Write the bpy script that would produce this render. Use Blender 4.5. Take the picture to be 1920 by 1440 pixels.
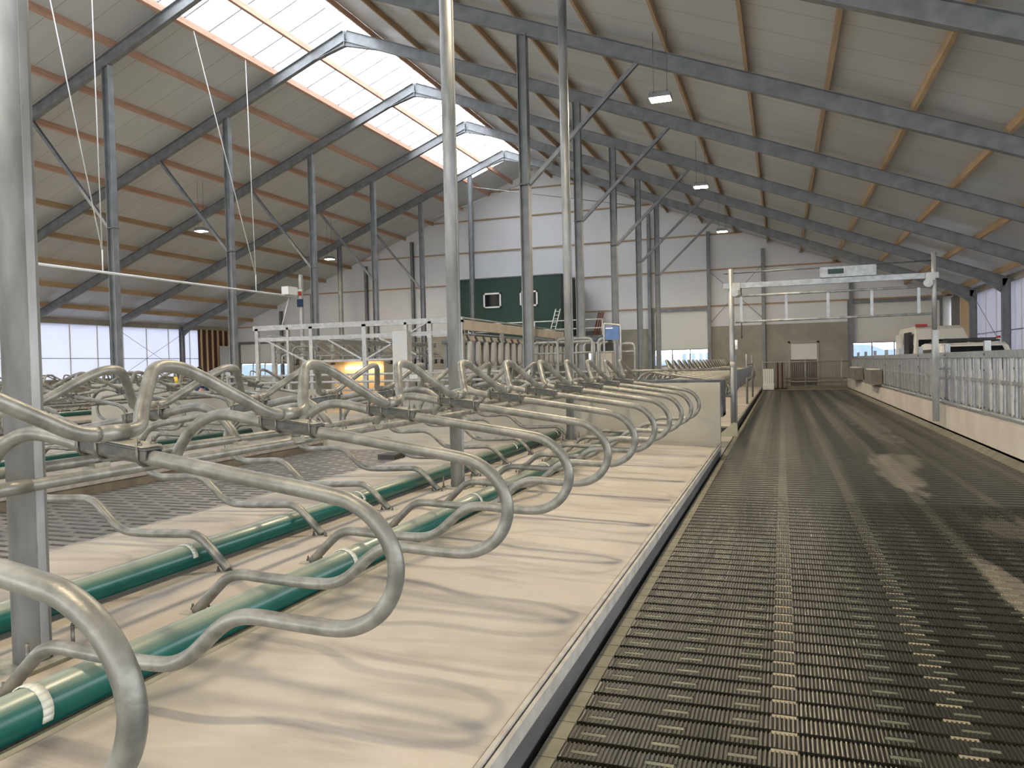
import bpy, math, random
import numpy as np
from mathutils import Vector, Matrix
random.seed(7)
for o in list(bpy.data.objects): bpy.data.objects.remove(o)
S = bpy.context.scene
COL = S.collection
# ------------------------------------------------------------------ camera
FPX, YAW, PIT, ROL = 1439.293, 0.338527519, 0.0239525, -0.022965613
fwd = Vector((-math.sin(YAW)*math.cos(PIT), math.cos(YAW)*math.cos(PIT), -math.sin(PIT)))
rt = Vector((math.cos(YAW), math.sin(YAW), 0)); up = rt.cross(fwd)
r2 = rt*math.cos(ROL)+up*math.sin(ROL); u2 = up*math.cos(ROL)-rt*math.sin(ROL)
cd = bpy.data.cameras.new('camera'); cd.sensor_width = 36; cd.lens = FPX/1920*36
cd.clip_start = 0.05; cd.clip_end = 1000
cam = bpy.data.objects.new('camera', cd); COL.objects.link(cam)
cam.matrix_world = Matrix(((r2.x, u2.x, -fwd.x, 0), (r2.y, u2.y, -fwd.y, 0), (r2.z, u2.z, -fwd.z, 1.65), (0, 0, 0, 1)))
S.camera = cam
# ------------------------------------------------------------------ world, exposure
S.view_settings.view_transform = 'Standard'; S.view_settings.look = 'None'
S.view_settings.gamma = 1; S.view_settings.use_curve_mapping = False
S.view_settings.exposure = 0.82
W = bpy.data.worlds.new('overcast_sky'); S.world = W; W.use_nodes = True
nt = W.node_tree; bg = nt.nodes['Background']
tc = nt.nodes.new('ShaderNodeTexCoord'); sx = nt.nodes.new('ShaderNodeSeparateXYZ'); rp = nt.nodes.new('ShaderNodeValToRGB')
nt.links.new(tc.outputs['Generated'], sx.inputs[0]); nt.links.new(sx.outputs['Z'], rp.inputs[0]); nt.links.new(rp.outputs[0], bg.inputs['Color'])
rp.color_ramp.elements[0].position = 0.0; rp.color_ramp.elements[0].color = (.93, .96, 1, 1)
rp.color_ramp.elements[1].position = 0.5; rp.color_ramp.elements[1].color = (.96, .98, 1, 1)
bg.inputs['Strength'].default_value = 5.0
def area(name, loc, sx_, sy_, power, color, rot=(0, 0, 0), portal=False):
    l = bpy.data.lights.new(name, 'AREA'); l.shape = 'RECTANGLE'; l.size = sx_; l.size_y = sy_; l.energy = power; l.color = color
    o = bpy.data.objects.new(name, l); COL.objects.link(o); o.location = loc; o.rotation_euler = rot
    if portal: l.cycles.is_portal = True
    return o
area('skylight_portal', (-15.45, 14.3, 13.35), 4.1, 56.6, 1, (1, 1, 1), portal=True)
area('right_opening_portal', (8.9, -3, 3), 3.1, 22, 1, (1, 1, 1), (0, math.pi/2, 0), True)  # portals for the unseen side and end openings added as fill light
area('left_opening_portal', (-37.7, 5, 3), 3.1, 38, 1, (1, 1, 1), (0, -math.pi/2, 0), True)
area('front_opening_portal', (-14.5, -14.1, 3), 46, 3.1, 1, (1, 1, 1), (math.pi/2, 0, 0), True)
# high bay lamps: (x, y, z)
LAMPS = [(-2.5, 17.6, 7.6), (-2.5, 26.75, 7.56), (-2.5, 36.6, 7.6), (-2.5, 8.4, 7.6), (-2.5, -0.8, 7.6), (-2.5, -10.0, 7.6),
         (-24, 27.5, 7.9), (-24, 37.66, 7.92), (-24, 17.4, 7.9), (-24, 7.3, 7.9)]
LAMP_POWER = 200
for i, (x, y, z) in enumerate(LAMPS):
    area('lamp_light', (x, y, z-.075), .42, .32, LAMP_POWER, (1.0, .82, .56))
# ------------------------------------------------------------------ materials
def mat(name, c1, c2=None, rough=.6, metal=0, scale=4, bump=0, bscale=None, stretch=(1, 1, 1), spec=.5, contrast=(.35, .65), detail=5):
    m = bpy.data.materials.new(name); m.use_nodes = True; n = m.node_tree.nodes; L = m.node_tree.links
    b = n['Principled BSDF']; b.inputs['Roughness'].default_value = rough; b.inputs['Metallic'].default_value = metal
    b.inputs['Specular IOR Level'].default_value = spec
    b.inputs['Base Color'].default_value = (*c1, 1)
    t = n.new('ShaderNodeTexCoord'); mp = n.new('ShaderNodeMapping'); mp.inputs['Scale'].default_value = stretch
    L.new(t.outputs['Object'], mp.inputs[0])
    if c2:
        nz = n.new('ShaderNodeTexNoise'); nz.inputs['Scale'].default_value = scale; nz.inputs['Detail'].default_value = detail
        r = n.new('ShaderNodeValToRGB'); r.color_ramp.elements[0].color = (*c1, 1); r.color_ramp.elements[1].color = (*c2, 1)
        r.color_ramp.elements[0].position, r.color_ramp.elements[1].position = contrast
        L.new(mp.outputs[0], nz.inputs[0]); L.new(nz.outputs[0], r.inputs[0]); L.new(r.outputs[0], b.inputs['Base Color'])
    if bump:
        nz2 = n.new('ShaderNodeTexNoise'); nz2.inputs['Scale'].default_value = bscale or scale*4; nz2.inputs['Detail'].default_value = 4
        bp = n.new('ShaderNodeBump'); bp.inputs['Strength'].default_value = bump; bp.inputs['Distance'].default_value = .01
        L.new(mp.outputs[0], nz2.inputs[0]); L.new(nz2.outputs[0], bp.inputs['Height']); L.new(bp.outputs[0], b.inputs['Normal'])
    m['b'] = 1
    return m
def nodes(m): return m.node_tree.nodes, m.node_tree.links, m.node_tree.nodes['Principled BSDF']
def math_node(n, L, op, a, b=None, c=None):
    q = n.new('ShaderNodeMath'); q.operation = op
    for i, v in enumerate((a, b, c)):
        if v is None: continue
        if isinstance(v, (int, float)): q.inputs[i].default_value = v
        else: L.new(v, q.inputs[i])
    return q.outputs[0]
def mixc(n, L, fac, a, b):
    q = n.new('ShaderNodeMix'); q.data_type = 'RGBA'
    for k, v in ((0, fac), (6, a), (7, b)):
        if isinstance(v, (int, float)): q.inputs[k].default_value = v
        elif isinstance(v, tuple): q.inputs[k].default_value = (*v, 1)
        else: L.new(v, q.inputs[k])
    return q.outputs[2]
M = {}
M['galv'] = mat('galvanised_tube', (.145, .145, .128), (.27, .265, .235), .42, .4, 11, .12, 60)
M['galv_post'] = mat('galvanised_post', (.20, .205, .20), (.36, .37, .365), .45, .35, 5, .1, 30, stretch=(1.6, 1.6, .35))
M['steel'] = mat('grey_steel', (.18, .19, .197), (.25, .26, .267), .5, .3, 3)
M['steel_lt'] = mat('light_galvanised_steel', (.33, .33, .32), (.44, .44, .425), .45, .25, 8)
M['steel_dk'] = mat('dark_steel', (.09, .10, .105), (.16, .17, .175), .45, .5, 6)
M['fence'] = mat('fence_galvanised', (.24, .255, .265), (.34, .36, .37), .4, .4, 10)
M['bolt'] = mat('bolt_steel', (.12, .11, .10), (.2, .19, .17), .45, .7, 40)
M['clamp'] = mat('clamp_plate', (.26, .25, .20), (.40, .385, .31), .5, .3, 20)
M['clamp_dk'] = mat('clamp_channel', (.055, .058, .052), (.11, .11, .10), .6, .2, 20)
M['wood'] = mat('pine_timber', (.38, .26, .145), (.48, .345, .21), .65, 0, 3, .1, 20, stretch=(6, .4, 6))
M['wood_pink'] = mat('treated_timber', (.50, .30, .20), (.60, .38, .27), .65, 0, 3, .1, 20, stretch=(6, .4, 6))
M['ply'] = mat('plywood', (.58, .40, .20), (.66, .47, .25), .6, 0, 2, stretch=(4, 4, .5))
M['concrete'] = mat('concrete', (.31, .29, .24), (.39, .365, .305), .85, 0, 1.2, .25, 25)
M['concrete_lt'] = mat('pale_concrete', (.36, .32, .27), (.44, .40, .345), .8, 0, 1.5, .2, 30)
M['kerb_cream'] = mat('cream_kerb_concrete', (.50, .45, .38), (.58, .53, .45), .8, 0, 1.5, .2, 30)
M['bedside'] = mat('brownish_concrete', (.13, .11, .08), (.20, .17, .125), .85, 0, 3, .2, 30)
M['mat_rim'] = mat('mat_rim', (.30, .28, .25), (.40, .38, .34), .7, 0, 8)
M['rub_dk'] = mat('dark_rubber', (.035, .033, .03), (.06, .055, .05), .7, 0, 12)
M['kerb'] = mat('grey_kerb', (.065, .065, .064), (.10, .10, .099), .75, 0, 6, .2, 40, stretch=(1, .3, 1))
M['cladding'] = mat('white_cladding', (.74, .745, .75), (.79, .79, .79), .55, 0, .6)
M['door_wh'] = mat('white_door_panel', (.76, .75, .70), (.80, .79, .74), .5, 0, .6)
M['white'] = mat('white_paint', (.78, .78, .76), None, .45)
M['carwhite'] = mat('white_car_paint', (.74, .72, .66), None, .3)
M['black'] = mat('black_plastic', (.012, .012, .014), None, .5)
M['glassdk'] = mat('dark_glass', (.010, .011, .016), None, .12)
M['green_dk'] = mat('dark_green_panel', (.006, .035, .022), (.009, .045, .03), .55, 0, .8)
M['green_bx'] = mat('green_plastic', (.01, .13, .09), None, .5)
M['blue'] = mat('blue_panel', (.06, .12, .28), (.09, .16, .34), .5, 0, 8)
M['yellow'] = mat('yellow_plastic', (.75, .55, .03), None, .5)
M['red'] = mat('red_paint', (.45, .04, .03), None, .5)
M['redbrown'] = mat('red_timber', (.26, .09, .05), (.34, .13, .08), .7, 0, 6)
M['brown'] = mat('dark_membrane', (.06, .025, .02), (.09, .04, .03), .8, 0, 6)
M['strap'] = mat('strap_plastic', (.50, .52, .45), (.60, .61, .54), .45, 0, 20)
M['skin'] = mat('skin', (.55, .33, .24), None, .6)
M['hair'] = mat('black_hair', (.012, .010, .010), None, .6)
M['navy'] = mat('navy_jacket', (.02, .04, .10), None, .8)
M['yellowish'] = mat('cream_foot', (.62, .58, .38), None, .6)
M['seat'] = mat('olive_seat_strip', (.24, .21, .13), (.32, .28, .18), .6, 0, 9)
M['taupe'] = mat('grey_trough', (.16, .14, .12), (.2, .18, .155), .6, 0, 5)
M['greylt'] = mat('light_grey_cabinet', (.50, .50, .48), None, .5)
# rubber mattress: dusty cream with grey smears that run across the stall
m = mat('stall_mattress', (.355, .32, .27), (.43, .39, .335), .72, 0, 1.4, .25, 70)
n, L, b = nodes(m); base = b.inputs['Base Color'].links[0].from_socket
t = n.new('ShaderNodeTexCoord'); mp = n.new('ShaderNodeMapping'); mp.inputs['Scale'].default_value = (.55, 2.6, 1); L.new(t.outputs['Object'], mp.inputs[0])
nz = n.new('ShaderNodeTexNoise'); nz.inputs['Scale'].default_value = 1.1; nz.inputs['Detail'].default_value = 6; nz.inputs['Distortion'].default_value = .8
L.new(mp.outputs[0], nz.inputs[0]); r = n.new('ShaderNodeValToRGB'); r.color_ramp.elements[0].position = .50; r.color_ramp.elements[1].position = .70
r.color_ramp.elements[0].color = (0, 0, 0, 1); r.color_ramp.elements[1].color = (.75, .75, .75, 1); L.new(nz.outputs[0], r.inputs[0])
c = mixc(n, L, r.outputs[0], base, (.20, .182, .172)); L.new(c, b.inputs['Base Color']); M['mattress'] = m
# green pipe: pale dust lies on its upper side
m = mat('green_pipe', (.0, .085, .068), (.0, .065, .052), .30, 0, 6)
n, L, b = nodes(m); base = b.inputs['Base Color'].links[0].from_socket
g = n.new('ShaderNodeNewGeometry'); s = n.new('ShaderNodeSeparateXYZ'); L.new(g.outputs['Normal'], s.inputs[0])
nz = n.new('ShaderNodeTexNoise'); nz.inputs['Scale'].default_value = 9; nz.inputs['Detail'].default_value = 5
v = math_node(n, L, 'ADD', s.outputs['Z'], math_node(n, L, 'MULTIPLY', nz.outputs[0], .35))
r = n.new('ShaderNodeValToRGB'); r.color_ramp.elements[0].position = .55; r.color_ramp.elements[1].position = 1.12 if 0 else 1.0
r.color_ramp.elements[0].color = (0, 0, 0, 1); r.color_ramp.elements[1].color = (.85, .85, .85, 1); L.new(v, r.inputs[0])
L.new(mixc(n, L, r.outputs[0], base, (.28, .30, .24)), b.inputs['Base Color']); M['pipe'] = m
# roof underside: insulated panels with thin joints running up the slope
m = mat('roof_panel', (.545, .555, .56), (.605, .615, .615), .36, 0, .5, stretch=(.3, 1.5, 1))
n, L, b = nodes(m); base = b.inputs['Base Color'].links[0].from_socket
t = n.new('ShaderNodeTexCoord'); s = n.new('ShaderNodeSeparateXYZ'); L.new(t.outputs['Object'], s.inputs[0])
f = math_node(n, L, 'FRACT', math_node(n, L, 'DIVIDE', s.outputs['Y'], 1.1))
j = math_node(n, L, 'LESS_THAN', f, .018)
L.new(mixc(n, L, math_node(n, L, 'MULTIPLY', j, .6), base, (.12, .11, .10)), b.inputs['Base Color']); M['roof'] = m
# slat rubber: wet-dry lanes along the alley, fine ribs, dried lime spills
def slat_mat(name, c1, c2, lanes=True):
    m = mat(name, c1, c2, .30, 0, 2.2, 0, stretch=(2.2, .35, 1), spec=.4)
    n, L, b = nodes(m); base = b.inputs['Base Color'].links[0].from_socket
    t = n.new('ShaderNodeTexCoord'); s = n.new('ShaderNodeSeparateXYZ'); L.new(t.outputs['Object'], s.inputs[0])
    X, Y = s.outputs['X'], s.outputs['Y']
    if lanes:
        # darker lanes about every 0.6 m, only beyond the near part
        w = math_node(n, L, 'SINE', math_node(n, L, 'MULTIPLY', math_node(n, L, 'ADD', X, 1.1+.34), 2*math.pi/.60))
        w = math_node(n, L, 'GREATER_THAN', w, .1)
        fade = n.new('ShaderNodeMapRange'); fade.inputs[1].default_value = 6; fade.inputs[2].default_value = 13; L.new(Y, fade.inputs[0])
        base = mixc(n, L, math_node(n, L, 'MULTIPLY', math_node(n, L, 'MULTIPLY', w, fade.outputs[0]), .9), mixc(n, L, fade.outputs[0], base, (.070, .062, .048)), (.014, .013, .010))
        # pale dried spills
        mp = n.new('ShaderNodeMapping'); mp.inputs['Scale'].default_value = (5, 1.1, 1); L.new(t.outputs['Object'], mp.inputs[0])
        nz = n.new('ShaderNodeTexNoise'); nz.inputs['Scale'].default_value = 1.1; nz.inputs['Detail'].default_value = 7; L.new(mp.outputs[0], nz.inputs[0])
        ns = math_node(n, L, 'MULTIPLY', math_node(n, L, 'SUBTRACT', nz.outputs[0], .5), 3.2)
        for cx_, cy_, rx_, ry_, am in ((1.52, 12.3, .26, 2.2, .65), (1.75, 13.6, .35, .9, .5), (1.5, 6.2, .13, .95, .6), (2.0, 24, .38, 8.5, .5), (.75, 24.5, .07, 5, .5), (1.25, 24, .14, 7, .3), (2.3, 8.2, .5, .8, .25)):
            dx = math_node(n, L, 'POWER', math_node(n, L, 'ABSOLUTE', math_node(n, L, 'DIVIDE', math_node(n, L, 'SUBTRACT', X, cx_-3.0+1.9), rx_)), 2)
            dy = math_node(n, L, 'POWER', math_node(n, L, 'ABSOLUTE', math_node(n, L, 'DIVIDE', math_node(n, L, 'SUBTRACT', Y, cy_-3.0), ry_)), 2)
            dd = math_node(n, L, 'SUBTRACT', math_node(n, L, 'ADD', math_node(n, L, 'ADD', dx, dy), ns), 0)
            mr = n.new('ShaderNodeMapRange'); mr.inputs[1].default_value = 1.1; mr.inputs[2].default_value = .6; L.new(dd, mr.inputs[0])
            base = mixc(n, L, math_node(n, L, 'MULTIPLY', mr.outputs[0], am), base, (.27, .235, .185))
    L.new(base, b.inputs['Base Color'])
    wv = math_node(n, L, 'SINE', math_node(n, L, 'MULTIPLY', X, 2*math.pi/.0192))
    bp = n.new('ShaderNodeBump'); bp.inputs['Strength'].default_value = .30; bp.inputs['Distance'].default_value = .004
    L.new(wv, bp.inputs['Height']); L.new(bp.outputs[0], b.inputs['Normal'])
    return m
M['slat'] = slat_mat('slat_rubber', (.011, .0112, .0075), (.025, .024, .017))
M['slat2'] = slat_mat('slat_concrete', (.14, .135, .13), (.21, .20, .19), False)
M['slot'] = mat('slot_insert', (.07, .08, .055), (.12, .125, .085), .5, 0, 6)
M['bridge'] = mat('slat_bridge', (.24, .21, .14), (.32, .28, .19), .55, 0, 6)
M['edge_strip'] = mat('slat_edge_concrete', (.13, .12, .085), (.19, .175, .13), .7, 0, 5, .2, 40)
M['pit'] = mat('pit_floor', (.006, .005, .004), None, .95)
M['ground'] = mat('snowy_ground', (.075, .115, .18), (.095, .14, .21), .9, 0, .05)
M['hill'] = mat('hazy_hill', (.11, .15, .22), (.12, .165, .235), .9, 0, .02)
# translucent sheets
def sheet(name, col, tr, clear=0):
    m = bpy.data.materials.new(name); m.use_nodes = True; n = m.node_tree.nodes; L = m.node_tree.links
    out = n['Material Output']; n.remove(n['Principled BSDF'])
    d = n.new('ShaderNodeBsdfDiffuse'); d.inputs[0].default_value = (*col, 1); t = n.new('ShaderNodeBsdfTranslucent'); t.inputs[0].default_value = (*col, 1)
    mx = n.new('ShaderNodeMixShader'); mx.inputs[0].default_value = tr; L.new(d.outputs[0], mx.inputs[1]); L.new(t.outputs[0], mx.inputs[2]); o = mx.outputs[0]
    if clear:
        tp = n.new('ShaderNodeBsdfTransparent'); tp.inputs[0].default_value = (*col, 1); m2 = n.new('ShaderNodeMixShader'); m2.inputs[0].default_value = clear
        L.new(o, m2.inputs[1]); L.new(tp.outputs[0], m2.inputs[2]); o = m2.outputs[0]
    L.new(o, out.inputs[0]); return m
M['skypane'] = sheet('translucent_roof_sheet', (.95, .97, 1), .7, .25)
M['curtain'] = sheet('white_wind_curtain', (.78, .79, .86), .42)
M['curtain_r'] = sheet('grey_wind_curtain', (.62, .62, .68), .32)
m = bpy.data.materials.new('window_pane'); m.use_nodes = True; n = m.node_tree.nodes; L = m.node_tree.links; n.remove(n['Principled BSDF'])
tp = n.new('ShaderNodeBsdfTransparent'); gl = n.new('ShaderNodeBsdfGlossy'); gl.inputs['Roughness'].default_value = .05; mx = n.new('ShaderNodeMixShader'); mx.inputs[0].default_value = .05
L.new(tp.outputs[0], mx.inputs[1]); L.new(gl.outputs[0], mx.inputs[2]); L.new(mx.outputs[0], n['Material Output'].inputs[0]); M['pane'] = m
def emis(name, col, st):
    m = bpy.data.materials.new(name); m.use_nodes = True; b = m.node_tree.nodes['Principled BSDF']
    b.inputs['Base Color'].default_value = (*col, 1); b.inputs['Emission Color'].default_value = (*col, 1); b.inputs['Emission Strength'].default_value = st; return m
M['lamp'] = emis('lamp_diffuser', (1, .86, .6), 30)
M['tube'] = emis('tube_light', (1, .85, .6), 7)
# ------------------------------------------------------------------ mesh helpers
class MB:
    def __init__(s): s.v = []; s.f = []; s.sm = []
    def add(s, vs, fs, smooth=False):
        k = len(s.v); s.v += [tuple(map(float, p)) for p in vs]
        for f in fs: s.f.append(tuple(i+k for i in f)); s.sm.append(smooth)
        return s
    def box(s, x0, x1, y0, y1, z0, z1):
        return s.add([(x0, y0, z0), (x1, y0, z0), (x1, y1, z0), (x0, y1, z0), (x0, y0, z1), (x1, y0, z1), (x1, y1, z1), (x0, y1, z1)],
                     [(0, 3, 2, 1), (4, 5, 6, 7), (0, 1, 5, 4), (1, 2, 6, 5), (2, 3, 7, 6), (3, 0, 4, 7)])
    def bar(s, p0, p1, w, h, upv=(0, 0, 1), off=(0, 0)):
        p0, p1 = Vector(p0), Vector(p1); d = (p1-p0).normalized(); u = Vector(upv); sd = d.cross(u).normalized(); u = sd.cross(d).normalized()
        c = sd*off[0]+u*off[1]; q = []
        for p in (p0, p1):
            for a, b_ in ((-1, -1), (1, -1), (1, 1), (-1, 1)): q.append(p+c+sd*(a*w/2)+u*(b_*h/2))
        return s.add(q, [(3, 2, 1, 0), (4, 5, 6, 7), (0, 1, 5, 4), (1, 2, 6, 5), (2, 3, 7, 6), (3, 0, 4, 7)])
    def ibeam(s, p0, p1, h, w, tf=.016, tw=.01, upv=(0, 0, 1)):
        s.bar(p0, p1, w, tf, upv, (0, h/2-tf/2)); s.bar(p0, p1, w, tf, upv, (0, -h/2+tf/2)); return s.bar(p0, p1, tw, h-2*tf, upv)
    def tube(s, path, r, seg=12, caps=True):
        P = [Vector(p) for p in path]; T = []
        for i in range(len(P)):
            a = P[max(i-1, 0)]; b_ = P[min(i+1, len(P)-1)]; T.append((b_-a).normalized())
        u = T[0].cross(Vector((0, 0, 1)))
        if u.length < .1: u = T[0].cross(Vector((0, 1, 0)))
        u.normalize(); rings = []
        for i, p in enumerate(P):
            u = (u-T[i]*u.dot(T[i])).normalized(); w = T[i].cross(u)
            rr = r[i] if isinstance(r, (list, tuple)) else r
            rings.append([p+(u*math.cos(2*math.pi*k/seg)+w*math.sin(2*math.pi*k/seg))*rr for k in range(seg)])
        k0 = len(s.v); s.v += [tuple(q) for R_ in rings for q in R_]
        for i in range(len(P)-1):
            for k in range(seg):
                s.f.append((k0+i*seg+k, k0+i*seg+(k+1) % seg, k0+(i+1)*seg+(k+1) % seg, k0+(i+1)*seg+k)); s.sm.append(True)
        if caps:
            s.f.append(tuple(k0+k for k in reversed(range(seg)))); s.sm.append(False)
            s.f.append(tuple(k0+(len(P)-1)*seg+k for k in range(seg))); s.sm.append(False)
        return s
    def cyl(s, p0, p1, r, seg=12): return s.tube([p0, p1], r, seg)
    def prism(s, poly, axis, a0, a1):
        # poly in the two other axes, extruded along axis between a0 and a1
        def P(u, v, a): return {'X': (a, u, v), 'Y': (u, a, v), 'Z': (u, v, a)}[axis]
        n_ = len(poly); ar = sum(poly[i][0]*poly[(i+1) % n_][1]-poly[(i+1) % n_][0]*poly[i][1] for i in range(n_))
        if (ar > 0) == (axis == 'Y'): poly = poly[::-1]
        vs = [P(u, v, a0) for u, v in poly]+[P(u, v, a1) for u, v in poly]
        s_ = 1 if a1 > a0 else -1
        fs = [tuple(reversed(range(n_))), tuple(range(n_, 2*n_))]+[(i, (i+1) % n_, n_+(i+1) % n_, n_+i) for i in range(n_)]
        return s.add(vs, fs)
    def build(s, name, material, parent=None):
        me = bpy.data.meshes.new(name)
        v = s.v
        q_ = parent
        while q_ is not None:                      # a part's mesh is written relative to its thing
            l = q_.location; v = [(a-l.x, b_-l.y, c_-l.z) for a, b_, c_ in v]; q_ = q_.parent
        me.from_pydata(v, [], s.f); me.polygons.foreach_set('use_smooth', s.sm); me.update()
        me.materials.append(M[material] if isinstance(material, str) else material)
        o = bpy.data.objects.new(name, me); COL.objects.link(o)
        if parent is not None: o.parent = parent
        return o
def tag(o, label=None, cat=None, group=None, kind=None):
    if label: o['label'] = label
    if cat: o['category'] = cat
    if group: o['group'] = group
    if kind: o['kind'] = kind
    return o
def thing(name, label, cat, loc=(0, 0, 0), group=None):
    o = bpy.data.objects.new(name, None); COL.objects.link(o); o.location = loc; o.empty_display_size = .1
    return tag(o, label, cat, group)
def struct(name, mb, material, parent=None):
    o = mb.build(name, material, parent)
    if parent is None: o['kind'] = 'structure'
    return o
def dup(root, loc, rz=0, label=None, group=None, flip=None):
    r = root.copy(); COL.objects.link(r); r.location = loc; r.rotation_euler = (0, 0, rz)
    if label: r['label'] = label
    if group: r['group'] = group
    for ch in list(root.children):
        c = ch.copy(); COL.objects.link(c); c.parent = r
        for g_ in ch.children:
            d = g_.copy(); COL.objects.link(d); d.parent = c
    return r
def smooth_path(pts, k=5):
    P = [Vector(p) for p in pts]; out = []
    for i in range(len(P)-1):
        a = P[i-1] if i > 0 else P[i]*2-P[i+1]; b_ = P[i]; c_ = P[i+1]; d = P[i+2] if i+2 < len(P) else P[i+1]*2-P[i]
        for j in range(k):
            t = j/k; out.append(.5*((2*b_)+(c_-a)*t+(2*a-5*b_+4*c_-d)*t*t+(3*b_-a-3*c_+d)*t**3))
    out.append(P[-1]); return out
def fillet(pts, r, k=5):
    P = [Vector(p) for p in pts]; out = [P[0]]
    for i in range(1, len(P)-1):
        a, b_, c_ = P[i-1], P[i], P[i+1]; d1 = (a-b_).normalized(); d2 = (c_-b_).normalized(); q = min(r, (a-b_).length*.49, (c_-b_).length*.49)
        s_, e = b_+d1*q, b_+d2*q
        for j in range(k+1):
            t = j/k; out.append(s_*(1-t)**2+b_*2*t*(1-t)+e*t*t)
    out.append(P[-1]); return out
ORD = ['first', 'second', 'third', 'fourth', 'fifth', 'sixth', 'seventh', 'eighth', 'ninth', 'tenth', 'eleventh', 'twelfth', 'thirteenth',
       'fourteenth', 'fifteenth', 'sixteenth', 'seventeenth', 'eighteenth', 'nineteenth', 'twentieth', 'twenty-first', 'twenty-second', 'twenty-third', 'twenty-fourth']
RX = -14.5                                   # ridge line
def rz_(x, top=13.70): return top-.393*abs(x-RX)    # upper face of the rafters
EL, ER = -37.5, 8.5
Y0, YG = -14.0, 46.2
# ================================================================== SETTING
# ground outside
struct('ground', MB().box(-400, 400, YG+.3, 600, -.4, -.3), 'ground')
struct('ground', MB().box(-400, EL-.4, -60, YG+.3, -.4, -.3), 'ground')
struct('ground', MB().box(ER+.4, 400, -60, YG+.3, -.4, -.3), 'ground')
hl = MB()
for k in range(24): xx = -420+35*k; hh = 4.2+2.2*math.sin(k*1.7)+1.2*math.sin(k*.6+1); hl.prism([(xx-30, -.3), (xx+45, -.3), (xx+30, hh*.8), (xx+8, hh), (xx-15, hh*.8)], 'Y', 300+k%3, 320+k%3)
struct('ground', hl, 'hill')
# floor
fl = MB(); fl.box(EL, ER, Y0, YG, -.45, -.25)
fl.box(EL, -21.3, Y0, YG, -.25, 0); fl.box(-21.3, -9.3, Y0, YG, -.25, 0); fl.box(-9.3, -1.02, 13.8, 17.5, -.25, 0.0)
fl.box(-9.3, -5.8, 17.5, YG, -.25, 0); fl.box(-1.02, 3.25, 44.0, YG, -.25, .02); fl.box(3.25, ER, Y0, YG, -.25, .12)
struct('floor', fl, 'concrete')
# ceiling: two slopes with the ridge light left open
cl = MB()
def slope(x0, x1, y0, y1, z0=13.90, th=.1):
    cl.prism([(x0, rz_(x0, z0)), (x1, rz_(x1, z0)), (x1, rz_(x1, z0)+th), (x0, rz_(x0, z0)+th)], 'Y', y0, y1)
slope(EL-.3, -17.5, Y0, YG+.3); slope(-13.3, ER+.3, Y0, YG+.3); slope(-17.5, RX, 42.6, YG+.3); slope(RX, -13.3, 42.6, YG+.3)
struct('ceiling', cl, 'roof')
w1 = MB()
for a, c in ((-17.5, RX), (RX, -13.3)):
    w1.prism([(a, rz_(a, 13.98)), (c, rz_(c, 13.98)), (c, rz_(c, 13.98)+.01), (a, rz_(a, 13.98)+.01)], 'Y', Y0, 42.6)
win1 = struct('window_1', w1, 'skypane')
gb = MB()
y = Y0+.6
while y < 42.6:
    gb.bar((-17.5, y, rz_(-17.5, 13.95)), (RX, y, rz_(RX, 13.95)), .035, .04); gb.bar((RX, y, rz_(RX, 13.95)), (-13.3, y, rz_(-13.3, 13.95)), .018, .03); y += 1.1
gbo = gb.build('glazing_bar', 'steel', win1); gbo['kind'] = 'stuff'
# side walls
def sidewall(nm, x, sgn, curt, zc):
    w = MB(); w.box(x, x+sgn*.25, Y0, YG+.3, -.3, 1.45); w.box(x, x+sgn*.25, Y0, YG+.3, 4.55, rz_(x, 13.9)+.05)
    o = struct(nm, w, 'concrete'); return o
sidewall('wall_left', EL, -1, 'curtain', 0)
sidewall('wall_right', ER+.1, 1, 'curtain_r', 0)
def curtain(nm, x, y0, y1, material, label, lowered=False):
    t = thing(nm, label, 'wind curtain', (x, (y0+y1)/2, 1.45)); MB().box(x-.01, x+.01, y0, y1, 1.4, 1.75 if lowered else 4.6).build('curtain_sheet', material, t)
    v = MB(); yy = y0+.9
    b1 = MB().cyl((x+.06 if x < 0 else x-.06, y0, 2.62), (x+.06 if x < 0 else x-.06, y1, 2.62), .022, 6); b1.build('rod', 'steel', t)
    while yy < y1-.1:
        MB().box(x-.04, x+.04, yy-.03, yy+.03, 1.4, 4.6).build('support_strut', 'white', t); yy += 1.83
    return t
FY = [8.0, 13.4, 18.68, 24.15, 29.65, 35.15, 40.7]
ys = [Y0]+FY+[44.6]
dist = ['behind the camera', 'in the bay nearest the camera', 'in the second bay', 'in the third bay', 'in the fourth bay', 'in the fifth bay', 'in the sixth bay', 'in the bay against the end wall']
for i in range(8):
    curtain('wind_curtain', EL-.1, ys[i]+.004, ys[i+1]-.004 if i < 7 else 42.4, 'curtain', 'white translucent wind curtain of the left side wall, '+dist[i], i < 3)  # lowered in the unseen near bays to let in more sky light
    curtain('wind_curtain', ER+.2, ys[i]+.004, ys[i+1]-.004 if i < 7 else 41.6, 'curtain_r', 'greyish translucent wind curtain of the right side wall, '+dist[i], i < 2)  # unseen near bays lowered here too, added for ambient light
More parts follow.
